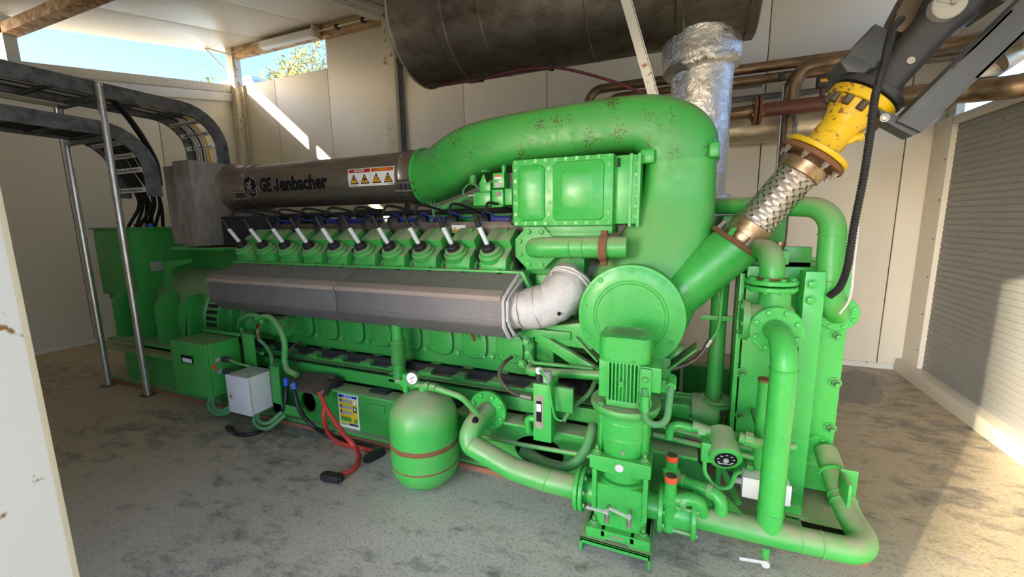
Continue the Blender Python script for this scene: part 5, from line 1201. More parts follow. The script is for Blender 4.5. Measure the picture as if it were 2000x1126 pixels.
single('rubber_hose', 'dark green hose slanting up behind the slim sight glass box', 'hose', [at(1100, 822, Y=2.2), at(1120, 795, Y=2.25), at(1150, 768, Y=2.3), at(1162, 745, Y=2.4)], .014, M['green_hose'])
MB().box((-.60, 2.235, .345), (-.12, 2.30, .365), .003).build('ledge', M['shield_strip'], fr)

# second motor lying behind the pump, and the thin standing pipe
m2 = thing('jacket_water_pump', 'green horizontal motor with fins lying behind the upright pump', 'pump', (.05, 2.8, .4))
a, b_ = at(1285, 790, Y=2.72), at(1398, 795, Y=2.72); mz = a.z-.02; mr = .115
MB().lathe((-.35, 2.75, mz), (1, 0, 0), [(0, 0), (0, .10), (.42, .10), (.42, 0)], 28).build('motor_body', G, m2)
for k in range(11):
    t = math.radians(95+17*k); c = V((-.10, 2.75+.108*math.cos(t), mz+.108*math.sin(t))); MB().obox(c, (.34, .006, .022), (1, 0, 0), (0, math.cos(t), math.sin(t)), .001).build('cooling_fin', GD, m2)
fx = at(1352, 790, Y=2.66).x
MB().lathe((fx, 2.75, mz), (1, 0, 0), [(0, 0), (0, .118), (.13, .118), (.155, .10), (.16, 0)], 32).build('fan_cover', GD, m2)
q = at(1328, 800, Y=2.62); MB().box((q.x-.05, 2.60, q.z-.045), (q.x+.055, 2.68, q.z+.045), .008).build('terminal_box', GC, m2)
MB().cyl((q.x-.05, 2.64, q.z+.02), (q.x-.09, 2.64, q.z+.025), .016, n=10).build('gland', GC, m2)
MB().tube(spline([(q.x+.04, 2.62, q.z-.04), at(1395, 835, Y=2.6), at(1440, 845, Y=2.58), at(1480, 852, Y=2.56)], 6), .008, 8).build('cable', GC, m2)
MB().tube(fillet([(-.2, 2.75, mz-.12), (.18, 2.75, mz-.12), (.205, 2.75, mz+.02)], .08, 8), .055, 18).build('elbow', G, m2)
MB().box((-.35, 2.65, .38), (.15, 2.85, mz-.09), .005).build('foot', G, m2)
MB().cyl((-.75, 2.72, mz+.02), (-.35, 2.72, mz), .06, n=20).torus((-.62, 2.72, mz), (1, 0, 0), .075, .014).torus((-.45, 2.72, mz), (1, 0, 0), .075, .014).build('pump_volute', G, m2)

sp2 = thing('standing_pipe', 'slim vertical green pipe with clamp behind the pump motor', 'pipe', (.2, 2.75, .5))
a = at(1398, 700, Y=2.75)
MB().cyl((a.x, 2.75, .50), (a.x, 2.75, 1.25), .046, n=20).build('pipe', G, sp2)
for z in (.49, .465): flange(sp2, (a.x+.01, 2.75, z), (0, 0, 1), .095, .02, 6 if z > .48 else 0, .014, GD, name='flange')
q = at(1400, 620, Y=2.70); MB().box((q.x-.085, 2.69, q.z-.014), (q.x+.085, 2.70, q.z+.014), .002).build('clamp', GD, sp2)
MB().tube(spline([at(1412, 560, Y=2.68), at(1408, 600, Y=2.68), at(1403, 640, Y=2.66), at(1385, 670, Y=2.64)], 5), .010, 8).build('sensor_tube', GD, sp2)
MB().cyl(at(1390, 662, Y=2.64), at(1380, 676, Y=2.64), .018, n=10).build('sensor_nut', M['bolt'], sp2)
MB().tube(spline([at(1382, 674, Y=2.64), at(1360, 700, Y=2.62), at(1330, 715, Y=2.6), at(1300, 722, Y=2.58)], 5), .013, 10).build('braided_hose', M['plate_brown'], sp2)

# small circulator on the cross pipe
ci = thing('circulator_pump', 'small green circulator pump with round black dial facing the doorway', 'pump', (.2, 2.1, .42))
c = at(1417, 893, Y=2.06)
MB().lathe((c.x-.02, 2.20, c.z+.045), (.16, -1, -.42), [(0, 0), (0, .07), (.10, .07), (.125, .075), (.145, .072), (.15, .062), (.15, 0)], 36).build('housing', GD, ci)
fcx = V((c.x-.02, 2.20, c.z+.045))+V((.16, -1, -.42)).normalized()*.151
MB().lathe(fcx, (.16, -1, -.42), [(0, .05), (.0015, .05), (.002, 0)], 28).build('dial', M['ink'], ci)
MB().lathe(fcx+V((.16, -1, -.42)).normalized()*.002, (.16, -1, -.42), [(0, .013), (.006, .012), (.006, 0)], 16).build('dial_knob', M['tag_grey'], ci)
ax_ = V((.16, -1, -.42)).normalized(); rt = V((1, .16, 0)).normalized(); upv = ax_.cross(rt)*-1
for k in range(7):
    a = math.radians(150+40*k); MB().obox(fcx+ax_*.0025+(rt*math.cos(a)+upv*math.sin(a))*.034, (.010, .001, .003), rt, upv).build('dial_mark', M['white'], ci)
flat_text('GRUNDFOS', fcx+ax_*.003+upv*.027, rt, upv, .011, M['white'], ci, .0002)
MB().box((c.x-.105, 2.07, c.z-.05), (c.x-.06, 2.15, c.z+.05), .008).build('terminal_box', GC, ci)
MB().tube(spline([(c.x-.085, 2.10, c.z-.05), (c.x-.08, 2.08, c.z-.11), (c.x-.03, 2.08, c.z-.17), (c.x+.03, 2.1, c.z-.17), (c.x+.055, 2.14, c.z-.125), (c.x+.08, 2.17, c.z-.12)], 5), .010, 8).build('cable', GC, ci)
for d_, nm in ((-1, 'left'), (1, 'right')):
    MB().cyl((c.x+.06*d_, 2.17, c.z+.06), (c.x+.15*d_, 2.17, c.z+.06-.02*d_), .028, n=14).cyl((c.x+.085*d_, 2.17, c.z+.06), (c.x+.12*d_, 2.17, c.z+.055), .036, n=8).build('union', GD, ci)
MB().tube(fillet([(c.x-.14, 2.17, c.z+.065), (c.x-.25, 2.17, c.z+.08), (c.x-.255, 2.17, c.z-.01)], .05, 8), .022, 14).build('hose_elbow', GC, ci)
MB().tube([(c.x+.14, 2.17, c.z+.05), (c.x+.3, 2.2, c.z+.04)], .022, 12).build('outlet', GD, ci)
MB().box((c.x-.02, 2.25, .05), (c.x+.005, 2.30, c.z+.02), .002).build('stay', G, ci)

wb2 = thing('small_white_box', 'little white junction box half hidden behind the tall riser pipe', 'box', (.36, 2.2, .2))
a, b_ = at(1452, 930, Y=2.18), at(1490, 975, Y=2.18)
MB().box((a.x, 2.18, b_.z), (a.x+.20, 2.27, a.z+.0), .008).build('box', M['white'], wb2)
MB().box((a.x-.003, 2.168, b_.z-.002), (a.x+.203, 2.182, a.z+.003), .005).build('lid', M['white'], wb2)
MB().cyl((a.x, 2.22, a.z-.05), (a.x-.035, 2.22, a.z-.05), .016, n=12).build('gland', M['tag_grey'], wb2)
MB().box((a.x+.02, 2.24, a.z), (a.x+.05, 2.36, a.z+.03), .003).build('bracket', G, wb2)
q = at(1490, 800, Y=2.3)
sr = thing('sensor_rod', 'thin green dip tube with a rusty cap clipped beside the tall riser', 'pipe', (q.x, 2.3, .3))
MB().cyl((q.x, 2.3, .32), (q.x, 2.3, .80), .030, n=14).build('tube', GC, sr); MB().cyl((q.x, 2.3, .80), (q.x, 2.3, .812), .034, n=14).build('cap', M['rust'], sr)
MB().box((q.x-.01, 2.32, .5), (q.x+.01, 2.60, .53), .002).build('clip', G, sr)
# lower pipes between pump and exchanger
lp_ = thing('low_pipes', 'thin dusty green pipes and ribbed hose running behind the relief valves', 'pipe', (.1, 2.3, .3))
MB().tube([at(1275, 848, Y=2.3), at(1480, 895, Y=2.3)], .016, 10).build('pipe', GD, lp_)
MB().tube([at(1275, 828, Y=2.34), at(1480, 880, Y=2.34)], .014, 10).build('pipe', GD, lp_)
a, b_ = at(1262, 842, Y=2.36), at(1335, 852, Y=2.36); m = MB()
for k in range(16): m.torus(a.lerp(b_, k/15), b_-a, .026, .007, 16, 6)
m.build('ribbed_hose', G, lp_)
MB().box((-.10, 2.42, .36), (.20, 2.46, .43), .003).build('crossbar', M['shield_strip'], lp_)
MB().prism([at(1400, 905, Y=2.3), at(1412, 905, Y=2.3), at(1450, 985, Y=2.3), at(1438, 988, Y=2.3)], (0, .02, 0), .002).build('stay', G, lp_)
# ------------------------------------------------------------------ gas train
YG = 2.60
gt = thing('braided_gas_hose', 'braided steel flexible gas connector with rusty flange at the turbocharger', 'hose', tuple(g0))
P_ = lambda x, y: (lambda q: g0 + GA*((q-g0).dot(GA)))(at(x, y, Y=YG))
s0, s1, s2, s3 = 0.0, (P_(1463, 448)-g0).length, (P_(1588, 322)-g0).length, (P_(1610, 297)-g0).length
flange(gt, g0+GA*.014, GA, .155, .026, 0, .016, M['rust'], name='lower_flange')
lf_ = bpy.data.objects['lower_flange']
u_, v_, _ = frame(GA)
for k in range(8):
    t = 2*PI*(k+.3)/8; c = g0+GA*.027+(u_*math.cos(t)+v_*math.sin(t))*.132
    MB().lathe(c, GA, [(0, .015), (.014, .015), (.014, .011), (.045, .010), (.045, 0)], 6).build('bolt', M['bolt'] if k % 3 else GC, lf_)
MB().lathe(g0+GA*.02, GA, [(0, .088), (.02, .093), (.05, .093), (.052, .106), (.12, .106), (.125, .097)], 40).build('lower_collar', M['rusty_collar'], gt)
L_ = s2-.125-.04
MB().lathe(g0+GA*.12, GA, [(0, .088), (L_+.02, .088)], 40).build('inner_hose', M['rust_pipe'], gt)
br = MB(); NS, NT = 13, 60; st = g0+GA*.122
for dirn in (1, -1):
    for s_i in range(NS):
        L2 = []
        for k in range(NT+1):
            f = k/NT; a = 2*PI*s_i/NS + dirn*f*2*PI*.62
            wob = .0935 + .0026*dirn*math.cos(NS*.5*(a + dirn*f*2*PI*.62) + s_i*PI)
            da = .27
            for e_ in (-1, 1):
                aa = a + e_*da*.62
                L2.append(st+GA*(f*L_)+(u_*math.cos(aa)+v_*math.sin(aa))*wob)
        br.faces(L2, [(2*i, 2*i+1, 2*i+3, 2*i+2) for i in range(NT)])
tag(br.build('braid', M['braid'], gt), kind='stuff')
MB().lathe(g0+GA*(s2-.075), GA, [(0, .095), (.005, .105), (.06, .105), (.065, .097), (.09, .09)], 40).build('upper_collar', M['rusty_collar'], gt)
flange(gt, g0+GA*(s2+.022), GA, .158, .024, 0, .016, M['rust'], name='upper_flange')
uf = bpy.data.objects['upper_flange']
for k in range(8):
    t = 2*PI*(k+.5)/8; c = g0+GA*(s2+.010)+(u_*math.cos(t)+v_*math.sin(t))*.135
    MB().lathe(c, -GA, [(0, .018), (.004, .018), (.004, .014), (.02, .014), (.02, .008), (.035, .008), (.035, 0)], 6).build('nut', M['bolt'], uf)
ys = thing('yellow_gas_spool', 'yellow flanged gas pipe spool with small side nozzle above the braided hose', 'pipe', tuple(g0+GA*s3))
y0_ = s2+.052
flange(ys, g0+GA*(y0_+.0), GA, .155, .026, 8, .013, M['yellow'], M['bolt'], name='lower_flange', ph=.5)
yb = (P_(1682, 203)-g0).length
MB().lathe(g0+GA*y0_, GA, [(0, .095), (.03, .083), (yb-y0_-.13, .083), (yb-y0_-.125, .087), (yb-y0_-.10, .09), (yb-y0_-.04, .118), (yb-y0_-.02, .122)], 44).build('barrel', M['yellow'], ys)
flange(ys, g0+GA*(yb+.0), GA, .146, .045, 0, .018, M['yellow'], name='upper_flange')
u2 = V((0, -1, 0)); w2 = GA.cross(u2)
for k in range(-3, 4):
    t = k*.55; dd = u2*math.cos(t)+w2*math.sin(t); c = g0+GA*(yb-.05)+dd*.122
    MB().lathe(c, GA+dd*-.0, [(-.012, 0), (-.012, .018), (.026, .018), (.026, 0)], 12).build('bolt_hole', M['plate_brown'], ys)
nz = at(1676, 262, Y=YG-.02); MB().cyl(nz-V((.06, 0, .03)), nz+V((.02, -.01, -.01)), .020, n=14).build('side_nozzle', M['yellow'], ys); MB().cyl(nz+V((.02, -.01, -.01)), nz+V((.045, -.012, -.022)), .013, n=10).build('nozzle_plug', M['black'], ys)
# grey gas valve with actuator
gv = thing('gas_control_valve', 'dark grey cast gas valve with black actuator cover above the yellow spool', 'valve', tuple(g0+GA*yb))
flange(gv, g0+GA*(yb+.05), GA, .152, .034, 0, .018, M['valve_grey'], name='flange')
vb = yb+.07
def along(f, side=0, out=0): return g0+GA*f+w2*side+u2*out
def gring(f, hs, ho, so=0): 
    n = 20; ex = .55
    return [along(f, so+hs*math.copysign(abs(math.cos(2*PI*k/n))**ex, math.cos(2*PI*k/n)), ho*math.copysign(abs(math.sin(2*PI*k/n))**ex, math.sin(2*PI*k/n))) for k in range(n)]
sgn = 1 if w2.x > 0 else -1
MB().loft([gring(vb-.01, .10, .10), gring(vb+.06, .075, .10, .015*sgn), gring(vb+.30, .08, .10, .015*sgn), gring(vb+.36, .10, .115, .015*sgn), gring(vb+.42, .10, .115, .015*sgn)]).build('body', M['valve_grey'], gv)
MB().obox(along(vb+.44, .02*sgn, 0), (.05, .26, .25), GA, u2, .008).build('mid_flange', M['valve_grey'], gv)
MB().loft([gring(vb+.47, .105, .12, .02*sgn), gring(vb+.95, .11, .12, .02*sgn)]).build('head', M['valve_grey'], gv)
ic_ = at(1853, 8, Y=YG-.13); MB().lathe(ic_, u2, [(-.04, .058), (.008, .058), (.012, .053), (.012, 0)], 36).build('index_dial', M['tag_grey'], gv)
MB().lathe(ic_+V((.01, -.012, .0)), u2, [(0, .013), (.013, .011), (.013, 0)], 16).build('dial_screw', M['bolt'], gv)
MB().obox(ic_+V((-.022, -.014, .008)), (.05, .008, .010), (1, 0, -.45), u2, .002).build('dial_pointer', M['tag_grey'], gv)
q = along(vb+.12, .03*sgn, .102); MB().lathe(q, u2, [(0, .015), (.006, .015), (.006, .006), (.003, .006), (.003, 0)], 18).build('plug', M['bolt'], gv)
# actuator cover: an angular lid standing off to the left of the valve
ac = [(1640, 118), (1655, 140), (1690, 143), (1704, 127), (1722, 118), (1746, 62), (1710, 44), (1668, 92)]
MB().prism([at(x, y, Y=YG-.10) for x, y in ac], (0, .24, 0), .012).build('actuator_cover', M['beam_grey'], gv)
MB().prism([at(x, y, Y=YG-.11) for x, y in ((1640, 118), (1655, 140), (1690, 143), (1704, 127), (1668, 108))], (0, .02, 0), .004).build('cover_lip', M['beam_grey'], gv)
MB().prism([at(x, y, Y=YG-.06) for x, y in ((1676, 140), (1730, 150), (1745, 100), (1700, 105))], (0, .14, 0), .01).build('actuator_base', M['valve_grey'], gv)
MB().prism([at(x, y, Y=YG+.0) for x, y in ((1740, 58), (1778, 68), (1812, 30), (1800, -30), (1780, -30), (1752, 22))], (0, .14, 0), .01).build('terminal_housing', M['plate_brown'], gv)
cn = thing('hanging_conduit', 'black ribbed cable conduit hanging from the gas valve down to the right', 'cable', tuple(at(1625, 575, Y=2.34)))
pts = [at(1760, 38, Y=2.45), at(1742, 60, Y=2.36), at(1725, 130, Y=2.33), at(1709, 190, Y=2.31), at(1700, 260, Y=2.30), at(1686, 350, Y=2.30), at(1668, 440, Y=2.32), at(1655, 520, Y=2.34), at(1640, 560, Y=2.36), at(1620, 578, Y=2.39)]
pl_ = spline(pts, 30); m = MB().tube(pl_, lambda u: .0150+.0018*math.sin(u*850), 12); m.build('conduit', M['black'], cn)
MB().tube(spline([at(1676, 440, Y=2.36), at(1668, 510, Y=2.37), at(1660, 580, Y=2.40), at(1640, 612, Y=2.44)], 6), .006, 8).build('thin_wire', M['lagging'], cn)
# slate grey channel carrying the gas train
gbm = thing('gas_train_support', 'slate grey steel channel bracing the gas valve at upper right', 'beam', tuple(at(1790, 262, Y=2.5)))
a_, b_, c_ = at(1757, 228, Y=2.44), at(1797, 262, Y=2.44), at(1792, 245, Y=2.44)
d_ = (at(1985, 5, Y=2.44)-at(1750, 236, Y=2.44)).normalized(); ln = 1.0
e0, e1_ = at(1752, 236, Y=2.44), at(1800, 258, Y=2.44)
MB().prism([e0, e1_, e1_+d_*ln, e0+d_*ln], (0, .012, 0), .002).prism([e0, e0+d_*ln, e0+d_*ln+V((0, .10, 0)), e0+V((0, .10, 0))], (.008, 0, -.008)).prism([e1_, e1_+d_*ln, e1_+d_*ln+V((0, .10, 0)), e1_+V((0, .10, 0))], (-.008, 0, .008)).build('channel', M['beam_grey'], gbm)
f0, f1 = at(1716, 214, Y=2.46), at(1728, 232, Y=2.46)
MB().prism([at(1716, 212, Y=2.46), at(1722, 234, Y=2.46), at(1783, 266, Y=2.46), at(1796, 258, Y=2.46), at(1760, 228, Y=2.46)], (0, .10, 0), .004).build('foot_bracket', M['beam_grey'], gbm)
bolt(gbm, at(1728, 230, Y=2.455), (0, -1, 0), .014, M['bolt'])

# ------------------------------------------------------------------ silencer, its drain hose, foil wrapped riser
SY, SZ, SR = 3.27, 3.22, .455
si = thing('exhaust_silencer', 'huge sooty steel silencer drum hanging under the roof', 'silencer', (-1, SY, SZ-SR))
MB().lathe((-2.2, SY, SZ), (1, 0, 0), [(0, 0), (0, SR-.02), (.01, SR), (.02, SR+.006), (.03, SR), (.40, SR), (.41, SR+.012), (.47, SR+.012), (.48, SR), (.76, SR), (.765, SR+.004), (.77, SR), (1.50, SR), (1.505, SR+.004), (1.51, SR), (2.05, SR), (2.06, SR+.01), (2.10, SR+.01), (2.11, SR), (2.46, SR), (2.47, SR+.014), (2.52, SR+.014), (2.53, SR), (2.53, 0)], 72).build('shell', M['silencer'], si)
MB().lathe((-2.195, SY, SZ), (1, 0, 0), [(-.004, SR+.002), (.0, SR+.010), (.008, SR+.010), (.012, SR+.002)], 72).build('bright_rim', M['chrome'], si)
for x in (-1.9, .1): MB().box((x-.03, SY-.03, SZ+SR-.02), (x+.03, SY+.03, roof_z(SY)), .003).build('hanger', M['cream_rust'], si)
dh = thing('silencer_drain_hose', 'wine red thin hose clipped along the underside of silencer', 'hose', (-1, 3.1, 2.7))
hy = 3.12
hp = [at(845, 167, Y=hy+.2), at(890, 162, Y=hy+.1), at(940, 154, Y=hy), at(1010, 138, Y=hy), at(1077, 132, Y=hy), at(1130, 140, Y=hy), at(1200, 160, Y=hy), at(1250, 180, Y=hy), at(1282, 195, Y=hy)]
MB().tube(spline(hp, 7), .010, 10).build('hose', M['purple'], dh)
q = hp[0]; MB().cyl(q+V((-.02, 0, -.005)), q+V((.03, 0, 0)), .014, n=10).cyl(q+V((-.02, 0, -.012)), q+V((-.02, 0, .05)), .012, n=10).build('elbow_fitting', M['valve_grey'], dh)
for i in (2, 4):
    q = hp[i]; MB().box((q.x-.017, hy-.02, q.z-.02), (q.x+.017, hy+.02, q.z+.03), .006).tube([q+V((0, 0, .02)), q+V((-.008, .02, .085))], .006, 6).build('clip', M['black'], dh)
fo = thing('foil_wrapped_exhaust', 'exhaust riser wrapped in crinkled silver foil rising to the silencer', 'pipe', (.02, 3.32, 1.6))
FYY = 3.33
xl, xr = at(1309, 180, Y=FYY).x, at(1430, 180, Y=FYY).x; fxc, fr_ = (xl+xr)/2, (xr-xl)/2
def crinkle(mb, a1, a2, s): return mb.noise(a1, 9, s).noise(a2, 28, s+4)
zz_ = [1.75+.03*k for k in range(31)]
m = MB().lathe((fxc, FYY, 0), (0, 0, 1), [(z, fr_) for z in zz_], 64); crinkle(m, .006, .0035, 1).build('lower_wrap', M['foil'], fo, 70)
cxl, cxr = at(1297, 100, Y=FYY).x, at(1452, 100, Y=FYY).x; r2 = (cxr-cxl)/2; c2 = (cxl+cxr)/2
m = MB().lathe((c2, FYY, 2.60), (-.10, 0, 1), [(-.012, fr_-.02), (-.02, fr_+.01), (-.008, r2-.01), (.02, r2+.004), (.03, r2-.006), (.045, r2)] + [(.06+.02*k, r2) for k in range(9)] + [(.24, r2+.006), (.26, r2-.004), (.285, r2), (.29, r2-.03)], 64); crinkle(m, .010, .006, 2).build('upper_wrap', M['foil'], fo, 70)
z0 = at(1420, 345, Y=FYY).z
m = MB().lathe((fxc+.04, FYY, 1.52), (0, 0, 1), [(0, fr_-.03), (.0, fr_), (.20, fr_+.005), (.24, fr_-.01), (.245, fr_-.05)], 48); crinkle(m, .008, .005, 6).build('bottom_wrap', M['foil'], fo, 70)
MB().cyl((fxc, FYY, 1.1), (fxc, FYY, 1.53), .15, n=24).build('outlet_pipe', G, fo)

hb = thing('hanger_bar', 'white painted angle bar slanting down in front of the silencer', 'bar', (-.22, 2.75, 2.3))
a, b_ = at(1226, 0, Y=2.75), at(1285, 207, Y=2.75); dv = (a-b_).normalized(); L9 = 1.6
b_ = b_ + V((0, 0, .0))
M9 = (b_+dv*(L9/2))
MB().obox(M9+V((.02, 0, 0)), (L9, .006, .058), dv, (0, -1, .001), .001).obox(M9+V((-.012, -.03, 0)), (L9, .05, .006), dv, (0, -1, .001), .001).build('angle_bar', M['white_rust'], hb)
MB().box((b_.x-.05, 2.70, b_.z-.01), (b_.x+.07, 2.82, b_.z+.05), .004).build('shoe', M['plate_brown'], hb)

# ------------------------------------------------------------------ pipework along the back wall
def bgpipe(name, lab, pts, r, mat, fil=.12, welds=()):
    t_ = thing(name, lab, 'pipe', tuple(pts[-1])); MB().tube(fillet(pts, fil, 8), r, 18).build('pipe', mat, t_); return t_
PYB = 5.15
zt_ = at(1300, 160, Y=PYB).z
xL = at(1148, 215, Y=PYB).x; xL2 = at(1186, 215, Y=PYB).x
t_ = bgpipe('wall_pipe', 'heat stained steel pipe with left hand bend, upper of two along back wall', [(xL, PYB, 1.0), (xL, PYB, zt_+.02), (2.6, PYB, zt_+.02)], .05, M['rust_pipe'], .17)
t_ = bgpipe('wall_pipe', 'heat stained steel pipe bending beside the first, lower of two along back wall', [(xL2, PYB-.02, 1.0), (xL2, PYB-.02, zt_-.10), (2.6, PYB-.02, zt_-.10)], .045, M['rust_pipe'], .14)
xv = at(1545, 200, Y=4.85).x; zv = at(1600, 120, Y=4.85).z
t_ = bgpipe('tall_bent_pipe', 'brown stained pipe rising from floor and bending right behind the gas valve', [(xv, 4.85, .03), (xv, 4.85, zv-.02), (2.14, 4.85, zv+.0)], .065, M['rust_pipe'], .2)
for p in ((1528, 150),): q = at(*p, Y=4.80); MB().box((q.x-.03, 4.78, q.z-.03), (q.x+.02, 4.84, q.z+.03), .004).build('valve_tag', M['valve_grey'], t_)
xv2 = at(1530, 220, Y=4.95).x
bgpipe('chrome_pipe', 'thin bright steel pipe standing beside the brown bent pipe', [(xv2, 4.95, .03), (xv2, 4.95, 2.85), (xv2+.001, 4.95, 2.86)], .028, M['chrome'])
zr = at(1560, 208, Y=4.6).z; xr0 = at(1486, 215, Y=4.6).x
t_ = bgpipe('red_oxide_pipe', 'red brown painted pipe running right from a flange under the wall pipes', [(xr0, 4.6, zr), (2.1, 4.6, zr+.02)], .062, M['red_pipe'])
flange(t_, (xr0-.01, 4.6, zr), (1, 0, 0), .125, .03, 6, .014, M['rust'], M['bolt']); flange(t_, (xr0-.05, 4.6, zr), (-1, 0, 0), .125, .03, 6, .014, M['rust'], M['bolt'])
MB().cyl((xr0-.05, 4.6, zr), (.1, 4.6, zr-.02), .058, n=18).build('steel_tail', M['rust_pipe'], t_)
q = at(1608, 160, Y=4.6); MB().cyl((q.x, 4.6, zr), (q.x, 4.6, q.z), .02, n=10).build('stub', M['red_pipe'], t_); MB().box((q.x-.05, 4.56, q.z-.05), (q.x+.06, 4.64, q.z+.06), .02).build('gauge_head', M['valve_grey'], t_); MB().box((q.x-.03, 4.556, q.z-.01), (q.x+.045, 4.562, q.z+.015)).build('yellow_band', M['tag_amber'], t_)
a, b_ = at(1760, 190, Y=4.4), at(1998, 165, Y=4.05); q1 = at(1760, 192, Y=4.35)
t_ = bgpipe('sunlit_pipe', 'shiny brown stained pipe above the grey wall head rail at far right', [at(1740, 192, Y=4.3), at(1900, 178, Y=4.1), at(1995, 168, Y=3.95), V((2.75, 3.9, 2.63))], .075, M['rust_pipe'], .2)
a, b_ = at(1422, 256, Y=5.25), at(1600, 256, Y=5.25)
t_ = thing('clad_duct', 'aluminium clad insulated duct low behind the foil wrapped riser', 'duct', (.8, 5.2, 2.3)); MB().cyl((.0, 5.22, a.z), (b_.x, 5.22, a.z), .15, n=28).build('cladding', M['clad'], t_)
MB().lathe((b_.x, 5.22, a.z), (1, 0, 0), [(-.02, .152), (0, .158), (.01, .152), (.01, 0)], 28).build('end_band', M['clad'], t_)
a, b_ = at(1830, 190, Y=4.6), at(2000, 85, Y=4.6); t_ = thing('clad_bend', 'large dull clad duct slanting up behind the slate grey channel', 'duct', tuple(a)); MB().tube([a-V((.0, -.2, .06)), b_, a.lerp(b_, .7)], .10, 24).build('cladding', M['clad'], t_)
t_ = thing('pipe_strut', 'galvanised strut rail under the wall pipes beside the foil riser', 'rail', (.3, 5.3, 2.75)); MB().box((-.6, 5.30, 2.83), (1.4, 5.34, 2.88), .003).build('rail', M['galv'], t_)
q = at(1435, 168, Y=5.3); MB().box((q.x-.05, 5.2, q.z-.04), (q.x+.25, 5.3, q.z+.0), .003).build('clamp', M['bolt'], t_)

# ------------------------------------------------------------------ cable trays, cables and their stainless stand
def tray(name, lab, zt, zbot, yb, xr_, xl_, yend_z):
    t_ = thing(name, lab, 'cable tray', ((xr_+xl_)/2, 1.5, zbot))
    rb = .42
    h = zt-zbot
    def rail(x, nm):
        outer = [(.2, zt)]; inner = [(.2, zbot)]
        for k in range(9):
            a = PI/2*k/8; outer.append((yb+rb*math.sin(a), zt-rb+rb*math.cos(a)-0)); inner.append((yb+(rb-h)*math.sin(a), zt-rb+(rb-h)*math.cos(a)))
        outer.append((yb+rb, yend_z)); inner.append((yb+rb-h, yend_z)); n = len(outer)
        for dx, o_, i_ in ((0, outer, inner),):
            m = MB(); vs = [(x, y, z) for y, z in o_]+[(x, y, z) for y, z in i_]; vs += [(xx+.004, yy_, zz2) for xx, yy_, zz2 in vs]
            m.faces(vs, [f for j in range(n-1) for f in ((j, j+1, n+j+1, n+j), (2*n+j, 3*n+j, 3*n+j+1, 2*n+j+1), (j, 2*n+j, 2*n+j+1, j+1), (n+j, n+j+1, 3*n+j+1, 3*n+j))])
            s_ = -1 if x == xr_ else 1
            for path in (o_, i_):
                for (ya, za), (yb2, zb2) in zip(path, path[1:]): m.faces([(x, ya, za), (x, yb2, zb2), (x+s_*.028, yb2, zb2), (x+s_*.028, ya, za)], [(0, 1, 2, 3)])
            m.build('side_rail', M['galv'], t_)
    rail(xr_, 'r'); rail(xl_, 'l')
    mid = rb-h+.012
    ys_ = []; y = .35
    while y < yb-.02: ys_.append((y, zbot+.012, 0)); y += .30
    for k in range(0, 4): a = PI/2*(k+.3)/3.6; ys_.append((yb+mid*math.sin(a), zt-rb+mid*math.cos(a), a))
    if yend_z < zt-rb-.05: ys_.append((yb+mid, (zt-rb+yend_z)/2-.04, PI/2))
    for y, z, a in ys_:
        ru = MB().obox(((xl_+xr_)/2, y, z), (xr_-xl_-.01, .045, .018), (1, 0, 0), (0, math.sin(a), math.cos(a)), .002).build('rung', M['zinc'] if a > .5 else M['galv'], t_)
        nrm = V((0, math.sin(a), math.cos(a)))
        if y > 1.6: 
            m = MB()
            for j in range(14): m.obox(V((xl_+.09+(xr_-xl_-.18)*j/13, y, z))-nrm*.0098, (.012, .022, .001), (1, 0, 0), nrm)
            m.build('slots', M['ink'], ru)
    return t_
XR, XL = -4.75, -5.30
tray('cable_tray', 'upper galvanised ladder tray curving down behind the steel air box', 2.83, 2.71, 2.80, XR, XL, 2.05)
tray('cable_tray', 'lower galvanised ladder tray curving down to the generator terminal box', 2.51, 2.39, 2.10, XR-.0, XL, 1.88)
def cables(name, lab, group, n, fn, r, mats):
    for k in range(n):
        t_ = thing(name, lab if k % len(mats) < 5 else 'slim amber cable at the outer edge of the upper ladder tray', 'cable', tuple(fn(k)[-1]), group); MB().tube(spline(fn(k), 6), r, 10).build('sheath', mats[k % len(mats)], t_)
rc = random.Random(11)
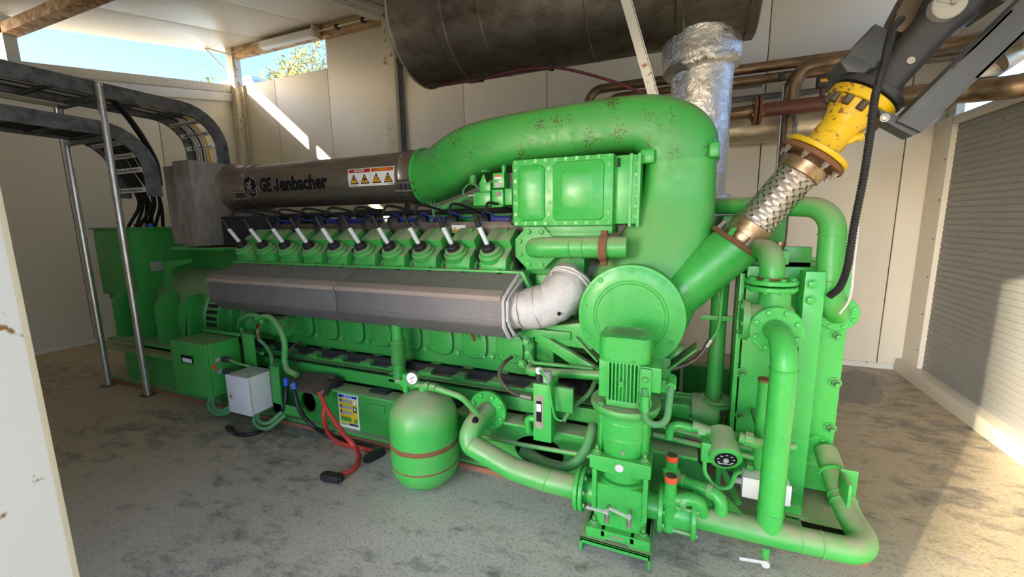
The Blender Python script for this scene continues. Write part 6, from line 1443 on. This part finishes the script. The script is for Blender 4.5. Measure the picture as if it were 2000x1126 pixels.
def low(k):
    x = XL+.06+.062*k; dx = -.06-.035*k+rc.uniform(-.04, .04)
    return [(x, .3, 2.43), (x, 1.9, 2.43), (x+.01, 2.30, 2.36), (x+dx*.3, 2.44+.01*k, 2.12), (x+dx*.8, 2.58+.012*k, 1.85), (-5.72+.05*k, 2.66+.05*(k % 4), 1.60)]
cables('power_cable', 'thick black power cable dropping from the lower tray into the terminal box', 'black power cables', 8, low, .016, [M['black_cable']])
def hi(k):
    x = XL+.14+.05*k
    return [(x, .3, 2.745), (x, 2.7, 2.745), (x, 2.98, 2.66), (x, 3.09, 2.50), (x, 3.11, 2.3), (x, 3.12, 2.0)]
cables('control_cable', 'slim cable lying in the upper ladder tray', 'control cables in the upper tray', 6, hi, .010, [M['black_cable'], M['tag_grey'], M['tag_grey'], M['black_cable'], M['tag_grey'], M['tag_amber']])
t_ = thing('slack_cable', 'single thick black cable sweeping from the upper tray down to the air box', 'cable', (-4.9, 2.6, 2)); MB().tube(spline([at(205, 185, Y=2.25), at(230, 205, Y=2.35), at(262, 245, Y=2.5), at(288, 285, Y=2.62), at(305, 320, Y=2.75), at(312, 360, Y=2.85)], 6), .028, 12).build('sheath', M['black_cable'], t_)
for k, (x, z) in enumerate(((-5.68, 1.60), (-5.55, 1.60), (-5.43, 1.60))): MB().cyl((x, 2.72, 1.59), (x, 2.72, 1.63), .03, n=12).build('cable_gland', [M['red_cable'], M['lagging'], M['blue']][k], al)
ts = thing('tray_stand', 'stainless tube stand with round posts holding up the two cable trays', 'stand', (-5.05, 2.13, 0))
for x, zt2 in ((-4.70, 2.81), (-5.385, 2.72)):
    MB().cyl((x, 2.13, .008), (x, 2.13, zt2), .028, n=18).build('post', M['chrome'], ts)
    MB().box((x-.06, 2.08, 0), (x+.06, 2.18, .008), .002).build('foot_plate', M['plate_brown'], ts)
for z in (2.69, 2.365): MB().box((-5.41, 2.11, z-.02), (-4.70, 2.15, z+.018), .003).build('crossbar', M['galv'], ts)
MB().tube([(-5.385, 2.13, 2.70), (-5.385, .3, 2.70)], .022, 10).build('long_rail', M['cream_rust'], ts)
